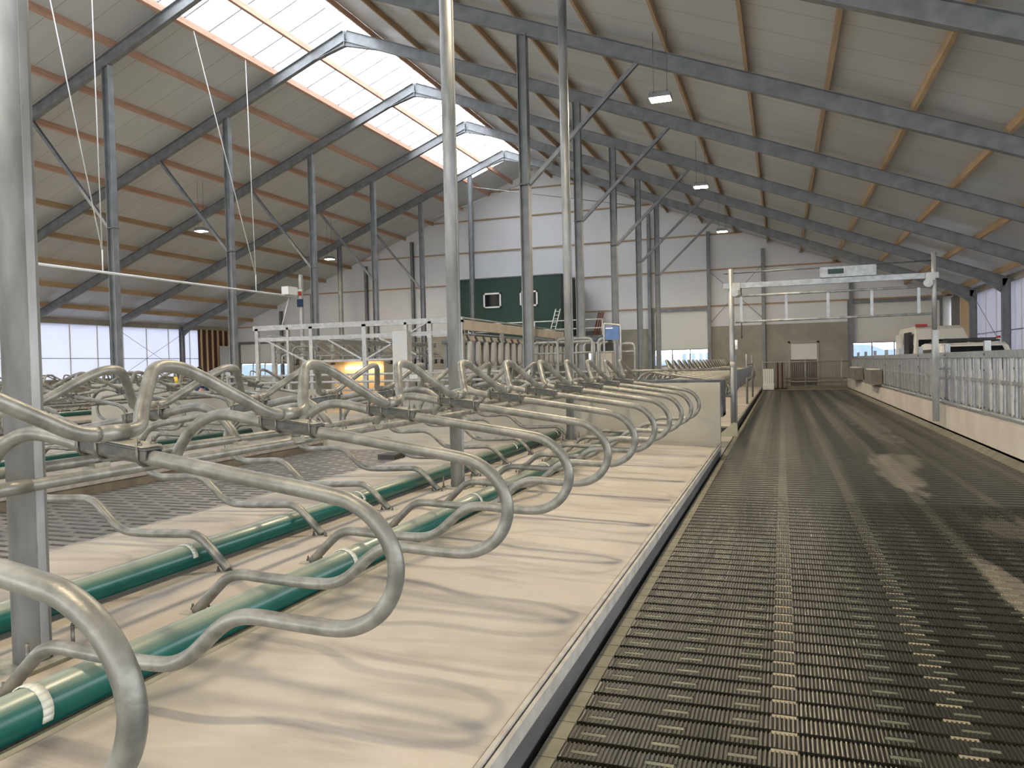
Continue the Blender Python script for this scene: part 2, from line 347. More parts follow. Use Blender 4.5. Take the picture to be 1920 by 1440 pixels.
# batten wall near the left back corner
t = thing('batten_wall', 'unfinished timber batten wall over dark membrane in the left back corner', 'wall', (EL, 44.3, 0))
MB().box(EL-.12, EL+.02, 42.4, YG, 1.45, 4.6).build('membrane', 'brown', t)
for i in range(7): MB().box(EL+.02, EL+.1, 42.5+i*.55, 42.62+i*.55, 1.45, 4.6).build('batten', 'ply', t)
tag(MB().box(EL+.25, EL+.33, 44.1, 45.4, 0, 3.5).build('grey_board', 'greylt'), 'pale grey upright board leaning in front of the dark battens', 'board')
tag(MB().box(ER-.02, ER+.08, 41.7, 43.9, 0.12, 4.75).build('plywood_sheet', 'ply'), 'tan plywood lining beside the last column at the right wall', 'plywood lining')
tag(MB().box(ER-.02, ER+.08, 44.0, 46.1, 0.12, 4.72).build('wall_lining', 'taupe'), 'dull grey lining board in the right back corner', 'wall lining')
# back gable wall
wb = MB()
def rpoly(x0, x1, z0):
    p = [(x0, z0), (x1, z0), (x1, rz_(x1, 13.95))]
    if x0 < RX < x1: p.append((RX, rz_(RX, 13.95)))
    p.append((x0, rz_(x0, 13.95))); wb.prism(p, 'Y', YG, YG+.12)
for a, c, z in ((EL, -7.2, 3.66), (-7.2, -4.02, 4.72), (-4.02, 3.48, 3.62), (3.48, 8.0, 4.72), (8.0, 8.6, 0)): rpoly(a, c, z)
wall_back = struct('wall_back', wb, 'cladding')
wc = MB()
for a, c in ((-32.95, -31.3), (-30.4, -11.25), (-10.2, -7.2), (-4.02, .38), (1.92, 3.48)): wc.box(a, c, YG-.04, YG+.2, -.3, 3.66)
for a, c, z0, z1 in ((-31.3, -30.4, 1.5, 2.15), (-11.25, -10.2, 1.58, 2.3)): wc.box(a, c, YG-.04, YG+.2, -.3, z0); wc.box(a, c, YG-.04, YG+.2, z1, 3.66)
wc.box(.38, 1.92, YG-.04, YG+.2, 2.62, 3.66)
wc.build('concrete_base', 'concrete', wall_back)
for z in (4.85, 6.95, 9.0, 11.05, 12.75):
    half = (13.9-z)/.393; x0, x1 = max(EL, RX-half), min(ER, RX+half)
    MB().box(x0, x1, YG-.1, YG, z-.04, z+.04).build('girt', 'wood', wall_back)
# unseen front wall behind the camera, a band left open to add fill light
wf = MB(); wf.prism([(EL, 4.5), (ER, 4.5), (ER, rz_(ER, 13.95)), (RX, rz_(RX, 13.95)), (EL, rz_(EL, 13.95))], 'Y', Y0-.2, Y0); wf.box(EL, ER, Y0-.2, Y0, -.3, 1.4); struct('wall_front', wf, 'cladding')
# windows and doors of the gable
def opening(nm, x0, x1, z0, z1, bars):
    t = struct(nm, MB().box(x0, x1, YG+.06, YG+.07, z0, z1), 'pane'); f = MB()
    f.box(x0-.04, x1+.04, YG-.02, YG+.1, z1, z1+.05); f.box(x0-.04, x1+.04, YG-.02, YG+.1, z0-.05, z0)
    for xx in [x0, x1]+[x0+(x1-x0)*k/bars for k in range(1, bars)]: f.box(xx-.03, xx+.03, YG-.02, YG+.1, z0, z1)
    f.build('window_frame', 'steel', t); return t
def sect_door(nm, x0, x1, ztop, w0, w1, bars):
    d = MB().box(x0, x1, YG+.05, YG+.12, -.05, w0); d.box(x0, x1, YG+.05, YG+.12, w1, ztop); o = struct(nm, d, 'door_wh')
    fr = MB().box(x0-.08, x0+.04, YG-.08, YG+.1, 0, ztop); fr.box(x1-.04, x1+.08, YG-.08, YG+.1, 0, ztop); fr.box(x0-.08, x1+.08, YG-.14, YG+.05, ztop, ztop+.18); fr.build('door_frame', 'steel', o)
    return o
sect_door('door_1', -7.2, -4.02, 4.62, 1.45, 2.34, 3); opening('window_2', -7.16, -4.06, 1.45, 2.34, 3)
sect_door('door_2', 3.52, 8.0, 4.62, 1.60, 2.44, 4); opening('window_3', 3.56, 7.96, 1.60, 2.44, 4)
sect_door('door_3', -37.2, -32.95, 3.62, 1.30, 2.2, 4); opening('window_4', -37.1, -33.0, 1.30, 2.2, 4)
opening('window_5', -11.25, -10.2, 1.6, 2.28, 1); opening('window_6', -31.3, -30.4, 1.52, 2.13, 1)
d4 = struct('door_4', MB().box(.45, 1.85, YG+.0, YG+.05, 1.62, 2.55), 'door_wh')
g = MB(); g.box(.40, 1.90, YG+.02, YG+.06, -.1, 1.63)
for k in range(16): g.box(.45+k*.09, .49+k*.09, YG-.02, YG+.02, 0, 1.5)
g.build('lower_panel', 'taupe', d4)
f = MB().box(.34, .45, YG-.1, YG, 0, 2.65); f.box(1.85, 1.96, YG-.1, YG, 0, 2.65); f.box(.34, 1.96, YG-.1, YG, 2.55, 2.68); f.build('door_frame', 'concrete_lt', d4)
# gable posts
for i, x in enumerate((-33.4, -30.8, -26.5, -23.0, -18.7, -7.38, -3.95, -.95, 3.62)):
    tag(MB().ibeam((x, YG-.22, 0), (x, YG-.22, rz_(x, 13.3)), .22, .18, upv=(0, 1, 0)).build('gable_post', 'steel'),
        'grey steel wind post against the end wall, %s from the left' % ORD[i], 'steel post', 'wind posts of the end wall')
# ================================================================== STEEL FRAMES, PURLINS
def brace_bar(mb, a, c): mb.ibeam(a, c, .11, .10, .01, .01, upv=(0, 1, 0))
names = ['nearly overhead of the camera', 'second', 'third', 'fourth', 'fifth', 'sixth', 'farthest free-standing']
for i, y in enumerate(FY):
    t = thing('portal_frame', 'grey steel roof frame across the barn, %s' % (['nearest the camera, almost overhead', 'second from the camera, over the near stalls', 'third from the camera, above the overhead gate',
        'fourth from the camera, over the parlour front', 'fifth from the camera', 'sixth from the camera', 'farthest, just before the end wall'][i]), 'roof frame', (RX, y, 0))
    H = .38
    def raf(x): return rz_(x)-H/2
    MB().ibeam((RX, y, raf(RX)), (ER-.1, y, raf(ER-.1)), H, .18).build('rafter', 'steel', t)
    MB().ibeam((RX, y, raf(RX)), (EL+.1, y, raf(EL+.1)), H, .18).build('rafter', 'steel', t)
    k = MB(); k.box(RX-.012, RX+.012, y-.1, y+.1, rz_(RX)-H-.2, rz_(RX)); 
    k.prism([(RX-1.3, rz_(RX-1.3)-H), (RX, rz_(RX)-H+.02), (RX+1.3, rz_(RX-1.3)-H), (RX, rz_(RX)-H-.16)], 'Y', y-.01, y+.01)
    k.bar((RX-1.3, y, rz_(RX-1.3)-H), (RX, y, rz_(RX)-H-.17), .18, .016); k.bar((RX, y, rz_(RX)-H-.17), (RX+1.3, y, rz_(RX+1.3)-H), .18, .016)
    k.build('apex_plate', 'steel', t)
    for ex, sg in ((EL+.12, 1), (ER-.12, -1)):
        MB().ibeam((ex, y, 0), (ex, y, rz_(ex)-.05), .30, .2, upv=(1, 0, 0)).build('eave_column', 'steel', t)
        hx = ex+sg*.95
        hn = MB(); hn.prism([(ex+sg*.1, rz_(ex)-H-.25), (hx, rz_(hx)-H), (ex+sg*.1, rz_(ex)-H+.1)], 'Y', y-.01, y+.01)
        hn.bar((ex+sg*.1, y, rz_(ex)-H-.25), (hx, y, rz_(hx)-H), .18, .018); hn.build('haunch', 'steel', t)
    if i >= 2:
        for cx, sg in ((-6.1, 1), (-19.72, -1)):
            ztop = rz_(cx)-H
            MB().ibeam((cx, y, 0), (cx, y, ztop), .24, .22, upv=(1, 0, 0)).build('inner_column', 'steel', t)
            bx = cx+sg*2.9 if sg > 0 else cx-3.25
            b1 = MB(); brace_bar(b1, (cx+sg*.12, y, 6.25), (bx, y, rz_(bx)-H)); b1.build('brace', 'steel', t)
            c1 = MB().box(cx-.13, cx+.13, y-.12, y+.12, 6.22, 6.25); c1.build('splice_plate', 'steel_dk', t)
    if i == 6:
        MB().ibeam((-25.24, y, 0), (-25.24, y, rz_(-25.24)-H), .22, .2, upv=(1, 0, 0)).build('inner_column', 'steel', t)
        MB().ibeam((-16.6, y, 0), (-16.6, y, rz_(-16.6)-H), .22, .2, upv=(1, 0, 0)).build('inner_column', 'steel', t)
# end bay bracing rods
for i, (a, c) in enumerate((((-16.6, 40.9, 11.9), (-8, 46, 11)), ((-19.6, 40.9, 10.2), (-14.5, 46, 13.2)))):
    tag(MB().cyl(a, c, .02, 6).build('bracing_rod', 'steel_lt'), ['thin bright bracing rod under the ridge near the end wall', 'thin bright bracing rod crossing lower under the ridge near the end wall'][i], 'bracing rod')
tag(MB().cyl((-23.5, YG-.3, 8.2), (-19.7, 40.8, 5.2), .012, 6).build('bracing_rod', 'steel_lt'), 'thin diagonal bracing rod before the end wall, left of the ridge', 'bracing rod')
for i, (a, c, lab) in enumerate((((-3.95, YG-.18, 6.9), (-.95, YG-.18, 4.0), 'thin bracing wire falling to the right on the end wall behind the overhead gate'), ((-.95, YG-.22, 7.1), (-3.95, YG-.22, 3.8), 'thin bracing wire falling to the left on the end wall behind the overhead gate'))):
    tag(MB().cyl(a, c, .012, 6).build('bracing_wire', 'steel_dk'), lab, 'bracing wire')
for i, (a, c, lab) in enumerate((((EL+.4, 35.3, 4.3), (EL+.4, 40.6, 1.5), 'thin bracing wire crossing the left wall curtain downwards away from the camera'), ((EL+.4, 40.6, 4.3), (EL+.4, 35.3, 1.5), 'thin bracing wire crossing the left wall curtain upwards away from the camera'),
        ((ER-.12, 35.2, 1.7), (ER-.12, 40.65, 4.4), 'thin bracing wire crossing the right wall curtain'))):
    tag(MB().cyl(a, c, .012, 6).build('bracing_wire', 'steel'), lab, 'bracing wire')
# purlins
def purlin(x, label, m_='wood', w=.075, h=.20):
    z = rz_(x); s_ = -.393 if x > RX else .393; a, c = x-w/2, x+w/2
    o = MB().prism([(a, z-s_*w/2), (c, z+s_*w/2), (c, z+s_*w/2+h), (a, z-s_*w/2+h)], 'Y', Y0, YG).build('roof_purlin', m_)
    tag(o, label, 'purlin', 'wooden roof purlins')
for i, x in enumerate((8.1, 6.3, 4.53, 2.76, 1.03, -.68, -2.47, -4.3, -6.28, -8.02, -9.85, -11.6)):
    purlin(x, 'brown timber purlin under the right roof slope, %s up from the right eave' % ORD[i])
for i, x in enumerate((-36.0, -33.9, -31.85, -29.8, -27.75, -25.65, -23.55, -21.5, -19.4)):
    purlin(x, 'brown timber purlin under the left roof slope, %s up from the left eave' % ORD[i], 'wood_pink' if i > 4 else 'wood')
purlin(-17.5, 'pinkish timber purlin along the lower left edge of the ridge skylight', 'wood_pink', .11)
purlin(-15.95, 'pinkish timber purlin across the middle of the ridge skylight', 'wood_pink', .08)
purlin(-13.35, 'pinkish timber purlin along the right edge of the ridge skylight', 'wood_pink', .09)
# ================================================================== SLATTED ALLEYS
GP = .1672; G0 = 3.215
def slats(x0, x1, ya, yb, gap=.030, ridges_to=None, bridges=()):
    mb = MB(); vs = []; fs = []
    k0 = math.ceil((ya-G0)/GP); k1 = math.floor((yb-G0)/GP)
    for k in range(k0, k1):
        y = G0+k*GP+gap/2; mb.box(x0, x1, y, y+GP-gap, -.14, 0)
    return mb, k0, k1
al = thing('slatted_floor', 'dark rubber-covered slatted alley floor running from the camera to the end wall', 'slatted floor', (1.1, 3, 0))
mb, k0, k1 = slats(-.915, 3.12, 1.2, 43.9, .040); mb.build('slat', 'slat', al)['kind'] = 'stuff'
MB().box(-1.02, 3.25, Y0, 44, -.24, -.2).build('pit_floor', 'pit', al)
es = MB(); 
for k in range(k0, k1): y = G0+k*GP; es.box(-1.0, -.918, y+.004, y+GP-.004, -.14, .001)
es.build('edge_strip', 'edge_strip', al)
MB().box(3.12, 3.25, 0, 44, -.14, .01).build('edge_strip', 'edge_strip', al)
sl = MB(); br = MB(); rb = MB()
for k in range(k0, k1):
    y = G0+k*GP
    for j in range(13):
        xa = -.875+.3185*j
        if j % 7 == 3: continue
        sl.box(xa, xa+.118, y+.062, y+.088, -.01, .0015)
    for j in range(5):
        xa = -.067+.735*j; br.box(xa, xa+.108, y-.016, y+.016, -.05, -.002)
sl.build('slot_insert', 'slot', al)['kind'] = 'stuff'; br.build('gap_bridge', 'bridge', al)['kind'] = 'stuff'
# raised ribs on the near slats, their ends make the gap edges jagged
V = []; F = []; kk = [k for k in range(k0, k1) if 2.0 < G0+k*GP < 9.5]; xs = np.arange(-.90, 3.1, .0192)
nb = 0
for k in kk:
    y = G0+k*GP
    for x in xs:
        jx = (x+.875) % .3185
        segs = [(y+.015, y+GP-.015)]
        if jx < .118 and int((x+.875)//.3185) % 7 != 3: segs = [(y+.015, y+.061), (y+.089, y+GP-.015)]
        for a, c in segs:
            V += [(x, a, -.012), (x+.0115, a, -.012), (x+.0115, c, -.012), (x, c, -.012), (x+.002, a, .0045), (x+.0095, a, .0045), (x+.0095, c, .0045), (x+.002, c, .0045)]
            F += [(nb+4, nb+5, nb+6, nb+7), (nb, nb+1, nb+5, nb+4), (nb+1, nb+2, nb+6, nb+5), (nb+2, nb+3, nb+7, nb+6), (nb+3, nb, nb+4, nb+7)]; nb += 8
q = MB(); q.v = V; q.f = F; q.sm = [False]*len(F); q.build('rib', 'slat', al)['kind'] = 'stuff'
al2 = thing('slatted_floor', 'grey slatted alley floor between the near and the second bed of stalls', 'slatted floor', (-7.5, 3, 0))
mb, a_, b_ = slats(-9.1, -5.8, 1.2, 13.8, .075)
for k in range(a_, b_):
    for j in range(7): xx = -8.9+.5*j+(.25 if k % 2 else 0); mb.box(xx, xx+.09, G0+k*GP-.04, G0+k*GP+.04, -.1, -.002)
mb.build('slat', 'slat2', al2)['kind'] = 'stuff'
MB().box(-9.1, -5.8, Y0, 13.8, -.24, -.2).build('pit_floor', 'pit', al2)
# ================================================================== CUBICLE BEDS
def bed(label, xr, xl, y0, y1, side='kerb'):
    # cross section: rises gently to the middle strip
    c = (xr+xl)/2; w = (xr-xl)/2; ze = .2; zc = .275
    t = thing('cubicle_bed', label, 'cubicle bed', (c, (y0+y1)/2, 0))
    kb = MB(); kb.prism([(xl+.02, -.22), (xr-.02, -.22), (xr-.02, ze-.035), (c, zc-.035), (xl+.02, ze-.035)], 'Y', y0, y1); kb.build('kerb', side, t)
    for sg, xe in ((1, xr), (-1, xl)):
        xi = c+sg*.60
        mm = MB(); zi = ze+(zc-ze)*(1-.60/w)
        mm.prism([(xe-sg*.055, ze-.034), (xe-sg*.055, ze), (xi, zi), (xi, zi-.034)], 'Y', y0, y1-.02); mm.build('mattress', 'mattress', t)
        rm = MB(); rm.box(*sorted((xe-sg*.050, xe-sg*.028)), y0, y1-.02, ze-.034, ze+.004)
        rm.box(*sorted((xe-sg*.018, xe+sg*.002)), y0, y1-.02, ze-.075, ze-.004); rm.build('mattress_rim', 'mat_rim', t)
        rr = MB(); rr.box(*sorted((xe-sg*.055, xe-sg*.005)), y0, y1-.02, ze-.05, ze-.022); rr.build('rim_groove', 'rub_dk', t)
    ct = MB(); ct.prism([(c-.58, zc-.034), (c+.58, zc-.034), (c+.58, zc-.012), (c, zc+.004), (c-.58, zc-.012)], 'Y', y0, y1-.02); ct.build('centre_strip', 'concrete_lt', t)
    return t
B1 = (-1.02, -5.8)
bed('pale rubber bed of the near double row of stalls beside the dark alley', -1.02, -5.8, 0.0, 13.85)
bed('pale rubber bed of the stalls beyond the crosswalk', -1.02, -5.8, 17.5, 43.8)
bed('pale rubber bed of the second double row of stalls, left of the grey slats', -9.1, -13.8, 0.0, 13.85, 'bedside')
bed('far pale bed of stalls left of the milking parlour', -21.3, -26.0, 6, 30)
bed('farthest pale bed of stalls towards the left wall', -30.0, -34.7, 12, 40)
# green brisket pipes
def pipe(label, x, z, r, y0, y1, side, ystr, clr=True):
    t = thing('brisket_pipe', label, 'pipe', (x, y0, z-r), 'green brisket pipes')
    MB().cyl((x, y0, z), (x, y1, z), r, 28).build('pipe', 'pipe', t)
    MB().box(x+side*r*.78-.011, x+side*r*.78+.011, y0, y1, z-r-.028, z-r+.008).build('pipe_seat', 'seat', t)
    for yy in ystr:
        s_ = MB(); pts = []
        for k in range(13):
            a = math.radians(-25+ (205)*k/12) if side > 0 else math.radians(180+25-205*k/12)
            pts.append((x+math.cos(a)*(r+.004), z+math.sin(a)*(r+.004)))
        for k in range(12):
            (xa, za), (xb, zb) = pts[k], pts[k+1]
            wv = .022
            s_.add([(xa, yy-wv, za), (xa, yy+wv, za), (xb, yy+wv, zb), (xb, yy-wv, zb), (x+(xa-x)*1.06, yy-wv, z+(za-z)*1.06), (x+(xa-x)*1.06, yy+wv, z+(za-z)*1.06), (x+(xb-x)*1.06, yy+wv, z+(zb-z)*1.06), (x+(xb-x)*1.06, yy-wv, z+(zb-z)*1.06)],
                   [(4, 7, 6, 5), (0, 4, 5, 1), (3, 2, 6, 7), (0, 3, 7, 4), (1, 5, 6, 2)], True)
        s_.build('strap', 'strap', t)
    return t
pipe('green plastic brisket pipe on the near bed, right of the posts', -2.79, .352, .088, .3, 13.7, 1, [2.17+2.28*k for k in range(6)])
pipe('green plastic brisket pipe on the near bed, left of the posts', -3.96, .362, .082, .3, 13.7, -1, [1.98+2.3*k for k in range(6)])
pipe('green plastic brisket pipe on the second bed, nearer side', -10.85, .352, .088, .3, 13.7, 1, [])
pipe('green plastic brisket pipe on the far bed left of the milking parlour', -23.0, .352, .088, 7, 29.7, 1, [])
# ================================================================== STALL DIVIDERS AND NECK RAILS
DP = [(-3.30, 1.17), (-3.25, 1.25), (-3.17, 1.335), (-3.07, 1.392), (-2.96, 1.412), (-2.82, 1.395), (-2.66, 1.362), (-2.35, 1.322), (-1.9, 1.255), (-1.53, 1.20), (-1.425, 1.168), (-1.345, 1.11), (-1.293, 1.03), (-1.275, .95),
      (-1.293, .865), (-1.345, .79), (-1.425, .74), (-1.52, .72), (-1.70, .724), (-1.86, .732), (-1.95, .722), (-2.03, .682), (-2.10, .622), (-2.18, .555), (-2.27, .513), (-2.38, .502), (-2.55, .504), (-2.74, .512), (-2.88, .516), (-2.965, .488), (-3.03, .435), (-3.13, .34), (-3.19, .285)]
XN = -2.5
def make_divider(seg=14, full=True):
    # local origin: on the bed under the neck rail (x = -2.5 of the near row)
    t = thing('stall_divider', '', 'stall divider', (0, 0, 0))
    O = lambda x, z: (x-XN, 0, z)
    path = smooth_path([O(x, z) for x, z in DP], 4 if full else 2)
    MB().tube(path, .0305, seg).build('divider_loop', 'galv', t)
    if not full: return t
    c = MB()                                         # channel under the plate
    def pt(x): return 1.362+(x+2.66)*(-.129)
    a, e = -2.69, -2.33
    ch = MB()
    ch.bar(O(a, pt(a)+.012), O(e, pt(e)+.012), .092, .008, off=(0, .024))
    ch.bar(O(a, pt(a)), O(e, pt(e)), .005, .036, off=(.040, .012)); ch.bar(O(a, pt(a)), O(e, pt(e)), .005, .036, off=(-.040, .012)); ch.build('clamp_channel', 'clamp_dk', t)
    pl = MB(); pl.bar(O(-2.62, pt(-2.62)), O(-2.34, pt(-2.34)), .098, .006, off=(0, .046)); pl.build('clamp_plate', 'clamp', t)
    for xx in (-2.67, -2.575, -2.365):
        u = MB(); z = pt(xx); R = .047; p = []
        p.append((xx-XN, -.047, z+.062))
        for k in range(9):
            an = math.radians(180+180*k/8); p.append((xx-XN, math.cos(an)*R, z+math.sin(an)*.036))
        p.append((xx-XN, .047, z+.062)); u.tube(p, .0062, 6)
        for sy in (-.036, .036): u.cyl((xx-XN, sy, z+.045), (xx-XN, sy, z+.058), .011, 6); u.cyl((xx-XN, sy, z+.058), (xx-XN, sy, z+.078), .006, 6)
        u.build('u_bolt', 'bolt', t)
    fp = MB(); fp.box(-3.27-XN, -3.11-XN, -.05, .05, .268, .278); fo = fp.build('foot_plate', 'clamp', t)
    for sx_ in (-3.245, -3.13):
        bb = MB(); bb.cyl((sx_-XN, .034, .278), (sx_-XN, .034, .292), .013, 6); bb.cyl((sx_-XN, .034, .292), (sx_-XN, .034, .312), .007, 6); bb.build('bolt', 'bolt', fo)
    rb_ = MB(); rb_.tube([O(-3.3, 1.17), (-3.3-XN, 0, 1.14)], .036, 10); rb_.box(-3.345-XN, -3.255-XN, -.05, .05, 1.135, 1.175); rb_.build('rail_bracket', 'clamp', t)
    return t
div = make_divider()
farr = make_divider(8, False)
def make_neck(seg=14, full=True):
    t = thing('neck_rail', '', 'neck rail', (0, 0, 0))
    NP = [(2.26, 1.420), (2.36, 1.420), (2.44, 1.424), (2.485, 1.443), (2.515, 1.485), (2.58, 1.56), (2.64, 1.625), (2.675, 1.658), (2.72, 1.678), (2.78, 1.684), (2.86, 1.672), (2.96, 1.632), (3.08, 1.566), (3.22, 1.488), (3.28, 1.453), (3.34, 1.430), (3.41, 1.42)]
    MB().tube(smooth_path([(-.14*(z-1.42)/.264, y-2.365, z) for y, z in NP], 3), .030, seg).build('rail', 'galv', t)
    if full: MB().cyl((0, 2.262-2.365, 1.42), (0, 2.40-2.365, 1.42), .0335, seg).build('sleeve', 'galv', t)
    return t
neck = make_neck(); neckf = make_neck(8, False)
SP = 1.15
def row(xn, y0, n_, face, first, firstn, dl, nl, gd, gn, skip=0):
    for k in range(n_):
        y = y0+SP*k; rz = 0 if face > 0 else math.pi
        lab = dl % ORD[k]; labn = nl % ORD[k]
        dup(first, (xn, y, 0), rz, lab, gd)
        dup(firstn, (xn, y, 0), rz, labn, gn)
row(XN, 1.215, 11, 1, div, neck, 'curved galvanised stall divider beside the dark alley, %s from the camera', 'humped galvanised neck rail over the stall beside the dark alley, %s from the camera', 'stall dividers of the near right row', 'neck rail sections of the near right row')
row(-4.32, 2.02, 11, -1, div, neck, 'curved galvanised stall divider facing the grey slats, %s from the camera', 'humped galvanised neck rail of the row facing the grey slats, %s from the camera', 'stall dividers of the near left row', 'neck rail sections of the near left row')
row(-10.6, 4.45, 9, 1, div, neck, 'curved galvanised divider on the second bed, nearer row, %s from the camera', 'humped neck rail on the second bed, nearer row, %s from the camera', 'stall dividers of the second bed', 'neck rails of the second bed')
row(-12.3, 4.2, 9, -1, farr, neckf, 'galvanised divider on the second bed, farther row, %s from the camera', 'humped neck rail on the second bed, farther row, %s from the camera', 'stall dividers of the second bed, farther row', 'neck rails of the second bed, farther row')
row(XN, 18.4, 20, 1, farr, neckf, 'galvanised stall divider beyond the crosswalk beside the dark alley, %s in line', 'slanting neck rail beyond the crosswalk beside the dark alley, %s in line', 'stall dividers beyond the crosswalk', 'neck rails beyond the crosswalk')
row(-22.8, 16.2, 12, 1, farr, neckf, 'small far galvanised divider left of the milking parlour, %s in line', 'small far humped neck rail left of the milking parlour, %s in line', 'far stall dividers left of the parlour', 'far neck rails left of the parlour')
row(-24.5, 16.0, 12, -1, farr, neckf, 'small far galvanised divider of the back-facing row left of the parlour, %s in line', 'small far humped neck rail of the back-facing row left of the parlour, %s in line', 'far back-facing stall dividers', 'far back-facing neck rails')
row(-31.5, 22.0, 14, 1, farr, neckf, 'tiny galvanised divider before the left wall curtains, %s in line', 'tiny humped neck rail before the left wall curtains, %s in line', 'stall dividers before the left wall', 'neck rails before the left wall')
for o in (div, farr, neck, neckf):
    for ch in list(o.children):
        for g_ in list(ch.children): bpy.data.objects.remove(g_)
        bpy.data.objects.remove(ch)
    bpy.data.objects.remove(o)
# long rails that carry the dividers
def rail(label, x, z, y0, y1, r=.029):
    t = thing('divider_rail', label, 'rail', (x, y0, z-r)); MB().cyl((x, y0, z), (x, y1, z), r, 14).build('rail', 'galv', t)
    yy = y0+2.3
    while yy < y1: MB().cyl((x, yy, z), (x, yy+.2, z), r+.004, 14).build('sleeve', 'galv', t); yy += 5.5
rail('long straight galvanised rail right of the posts of the near bed', -3.30, 1.145, .1, 13.8)
rail('long straight galvanised rail left of the posts of the near bed', -3.54, 1.19, .1, 13.8)
rail('long straight galvanised rail on the second bed, nearer side', -11.4, 1.14, .1, 13.8)
rail('long straight galvanised rail on the second bed, farther side', -11.6, 1.18, .1, 13.8)
rail('long straight galvanised rail beyond the crosswalk', -3.30, 1.14, 17.6, 43)
rail('straight rail of the far bed left of the milking parlour', -23.6, 1.14, 15.5, 30)
rail('straight rail of the farthest bed before the left wall', -32.3, 1.4, 20, 39)
# ================================================================== POSTS
def post(label, x, y, r=.076):
    z1 = rz_(x)-.38 if y < 14 else rz_(x)
    t = thing('support_post', label, 'post', (x, y, .25), 'tall galvanised posts of the near bed')
    MB().cyl((x, y, .295), (x, y, z1), r, 24).build('post_tube', 'galv_post', t)
    MB().box(x+r-.012, x+r+.004, y-.02, y+.02, .3, z1).build('weld_strip', 'galv_post', t)
    p = MB().box(x-.15, x+.15, y-.15, y+.15, .262, .295).build('base_plate', 'clamp', t)
    for a in (-1, 1):
        for b_ in (-1, 1): MB().cyl((x+a*.12, y+b_*.12, .295), (x+a*.12, y+b_*.12, .42), .009, 8).cyl((x+a*.12, y+b_*.12, .295), (x+a*.12, y+b_*.12, .312), .02, 6).build('anchor_bolt', 'bolt', p)
post('tall thick galvanised post at the left edge, nearest the camera', -3.42, 2.68, .083)
post('tall galvanised post rising through the near stalls, second from the camera', -3.50, 8.0)
post('tall slim galvanised post at the far end of the near stalls', -3.60, 13.35)
# ================================================================== LAMPS
for i, (x, y, z) in enumerate(LAMPS):
    lab = ['bright floodlight hanging over the right side, nearest in view', 'bright floodlight hanging over the right side, second in view', 'bright floodlight hanging over the right side, farthest', 'floodlight over the near stalls above the camera view', 'floodlight over the stalls behind the camera', 'floodlight over the right side, farthest behind the camera',
           'bright floodlight hanging on the left side, nearer the camera', 'bright floodlight on the left side, farther away near a lit column', 'floodlight on the left side beyond the picture edge', 'floodlight on the left side level with the camera'][i]
    t = thing('floodlight', lab, 'lamp', (x, y, z))
    h = MB().box(x-.24, x+.24, y-.19, y+.19, z-.03, z+.06)
    for k in range(9): h.box(x-.22+k*.05, x-.20+k*.05, y-.17, y+.17, z+.06, z+.11)
    h.build('housing', 'steel', t); MB().box(x-.22, x+.22, y-.17, y+.17, z-.045, z-.03).build('diffuser', 'lamp', t)
    zt = rz_(x, 13.8)
    MB().cyl((x-.15, y, z+.1), (x-.15, y, zt), .006, 5).cyl((x+.15, y, z+.1), (x+.15, y, zt), .006, 5).build('suspension_wire', 'steel_dk', t)
# ================================================================== END WALLS OF THE BEDS, CROSSWALK
def panel(label, x0, x1, y, z0, z1, m_='concrete', th=.14):
    tag(MB().box(x0, x1, y, y+th, z0, z1).build('concrete_partition', m_), label, 'partition wall')
panel('beige concrete partition closing the near bed of stalls', -5.75, -1.03, 13.86, 0, 1.27)
panel('beige concrete partition closing the second bed of stalls', -13.8, -9.1, 13.86, 0, 1.24)
panel('grey concrete partition standing left beyond the second bed', -15.75, -13.0, 14.1, 0, 1.43)
t = thing('water_trough', 'long grey steel water trough in the crosswalk behind the beige partition', 'water trough', (-2, 15.9, 0))
tr = MB(); tr.prism([(15.55, .55), (16.25, .55), (16.35, 1.28), (16.27, 1.28), (16.2, .62), (15.6, .62), (15.53, 1.28), (15.45, 1.28)], 'X', -2.9, -1.1); tr.build('basin', 'steel_dk', t)
MB().box(-2.9, -2.86, 15.5, 16.3, .55, 1.28).box(-1.14, -1.1, 15.5, 16.3, .55, 1.28).build('end_plate', 'steel_dk', t)
for x in (-2.6, -1.4): MB().box(x-.04, x+.04, 15.7, 16.1, 0, .55).build('leg', 'steel', t)
t = thing('crosswalk_gate', 'tubular gate with a round post where the crosswalk meets the dark alley', 'gate', (-1.02, 17.4, 0))
MB().cyl((-1.02, 17.4, .0), (-1.02, 17.4, 1.55), .045, 12).build('gate_post', 'galv_post', t)
MB().cyl((-1.02, 17.4, 1.5), (-1.02, 17.4, 1.62), .05, 12).build('post_cap', 'concrete_lt', t)
MB().prism([(-1.35, .0), (-.92, .0), (-.94, .28), (-1.02, .3)], 'Y', 17.34, 17.46).build('foot', 'yellowish', t)
for z in (1.47, .88): MB().cyl((-5.7, 17.4, z-.01), (-1.02, 17.4, z), .03, 10).build('rail', 'galv', t)
MB().cyl((-5.7, 17.4, 0), (-5.7, 17.4, 1.55), .045, 12).build('gate_post', 'galv_post', t)
t = thing('guide_panel', 'curved grey sheet panel sweeping away beside the gate post', 'panel', (-1, 20, 0))
q = MB(); 
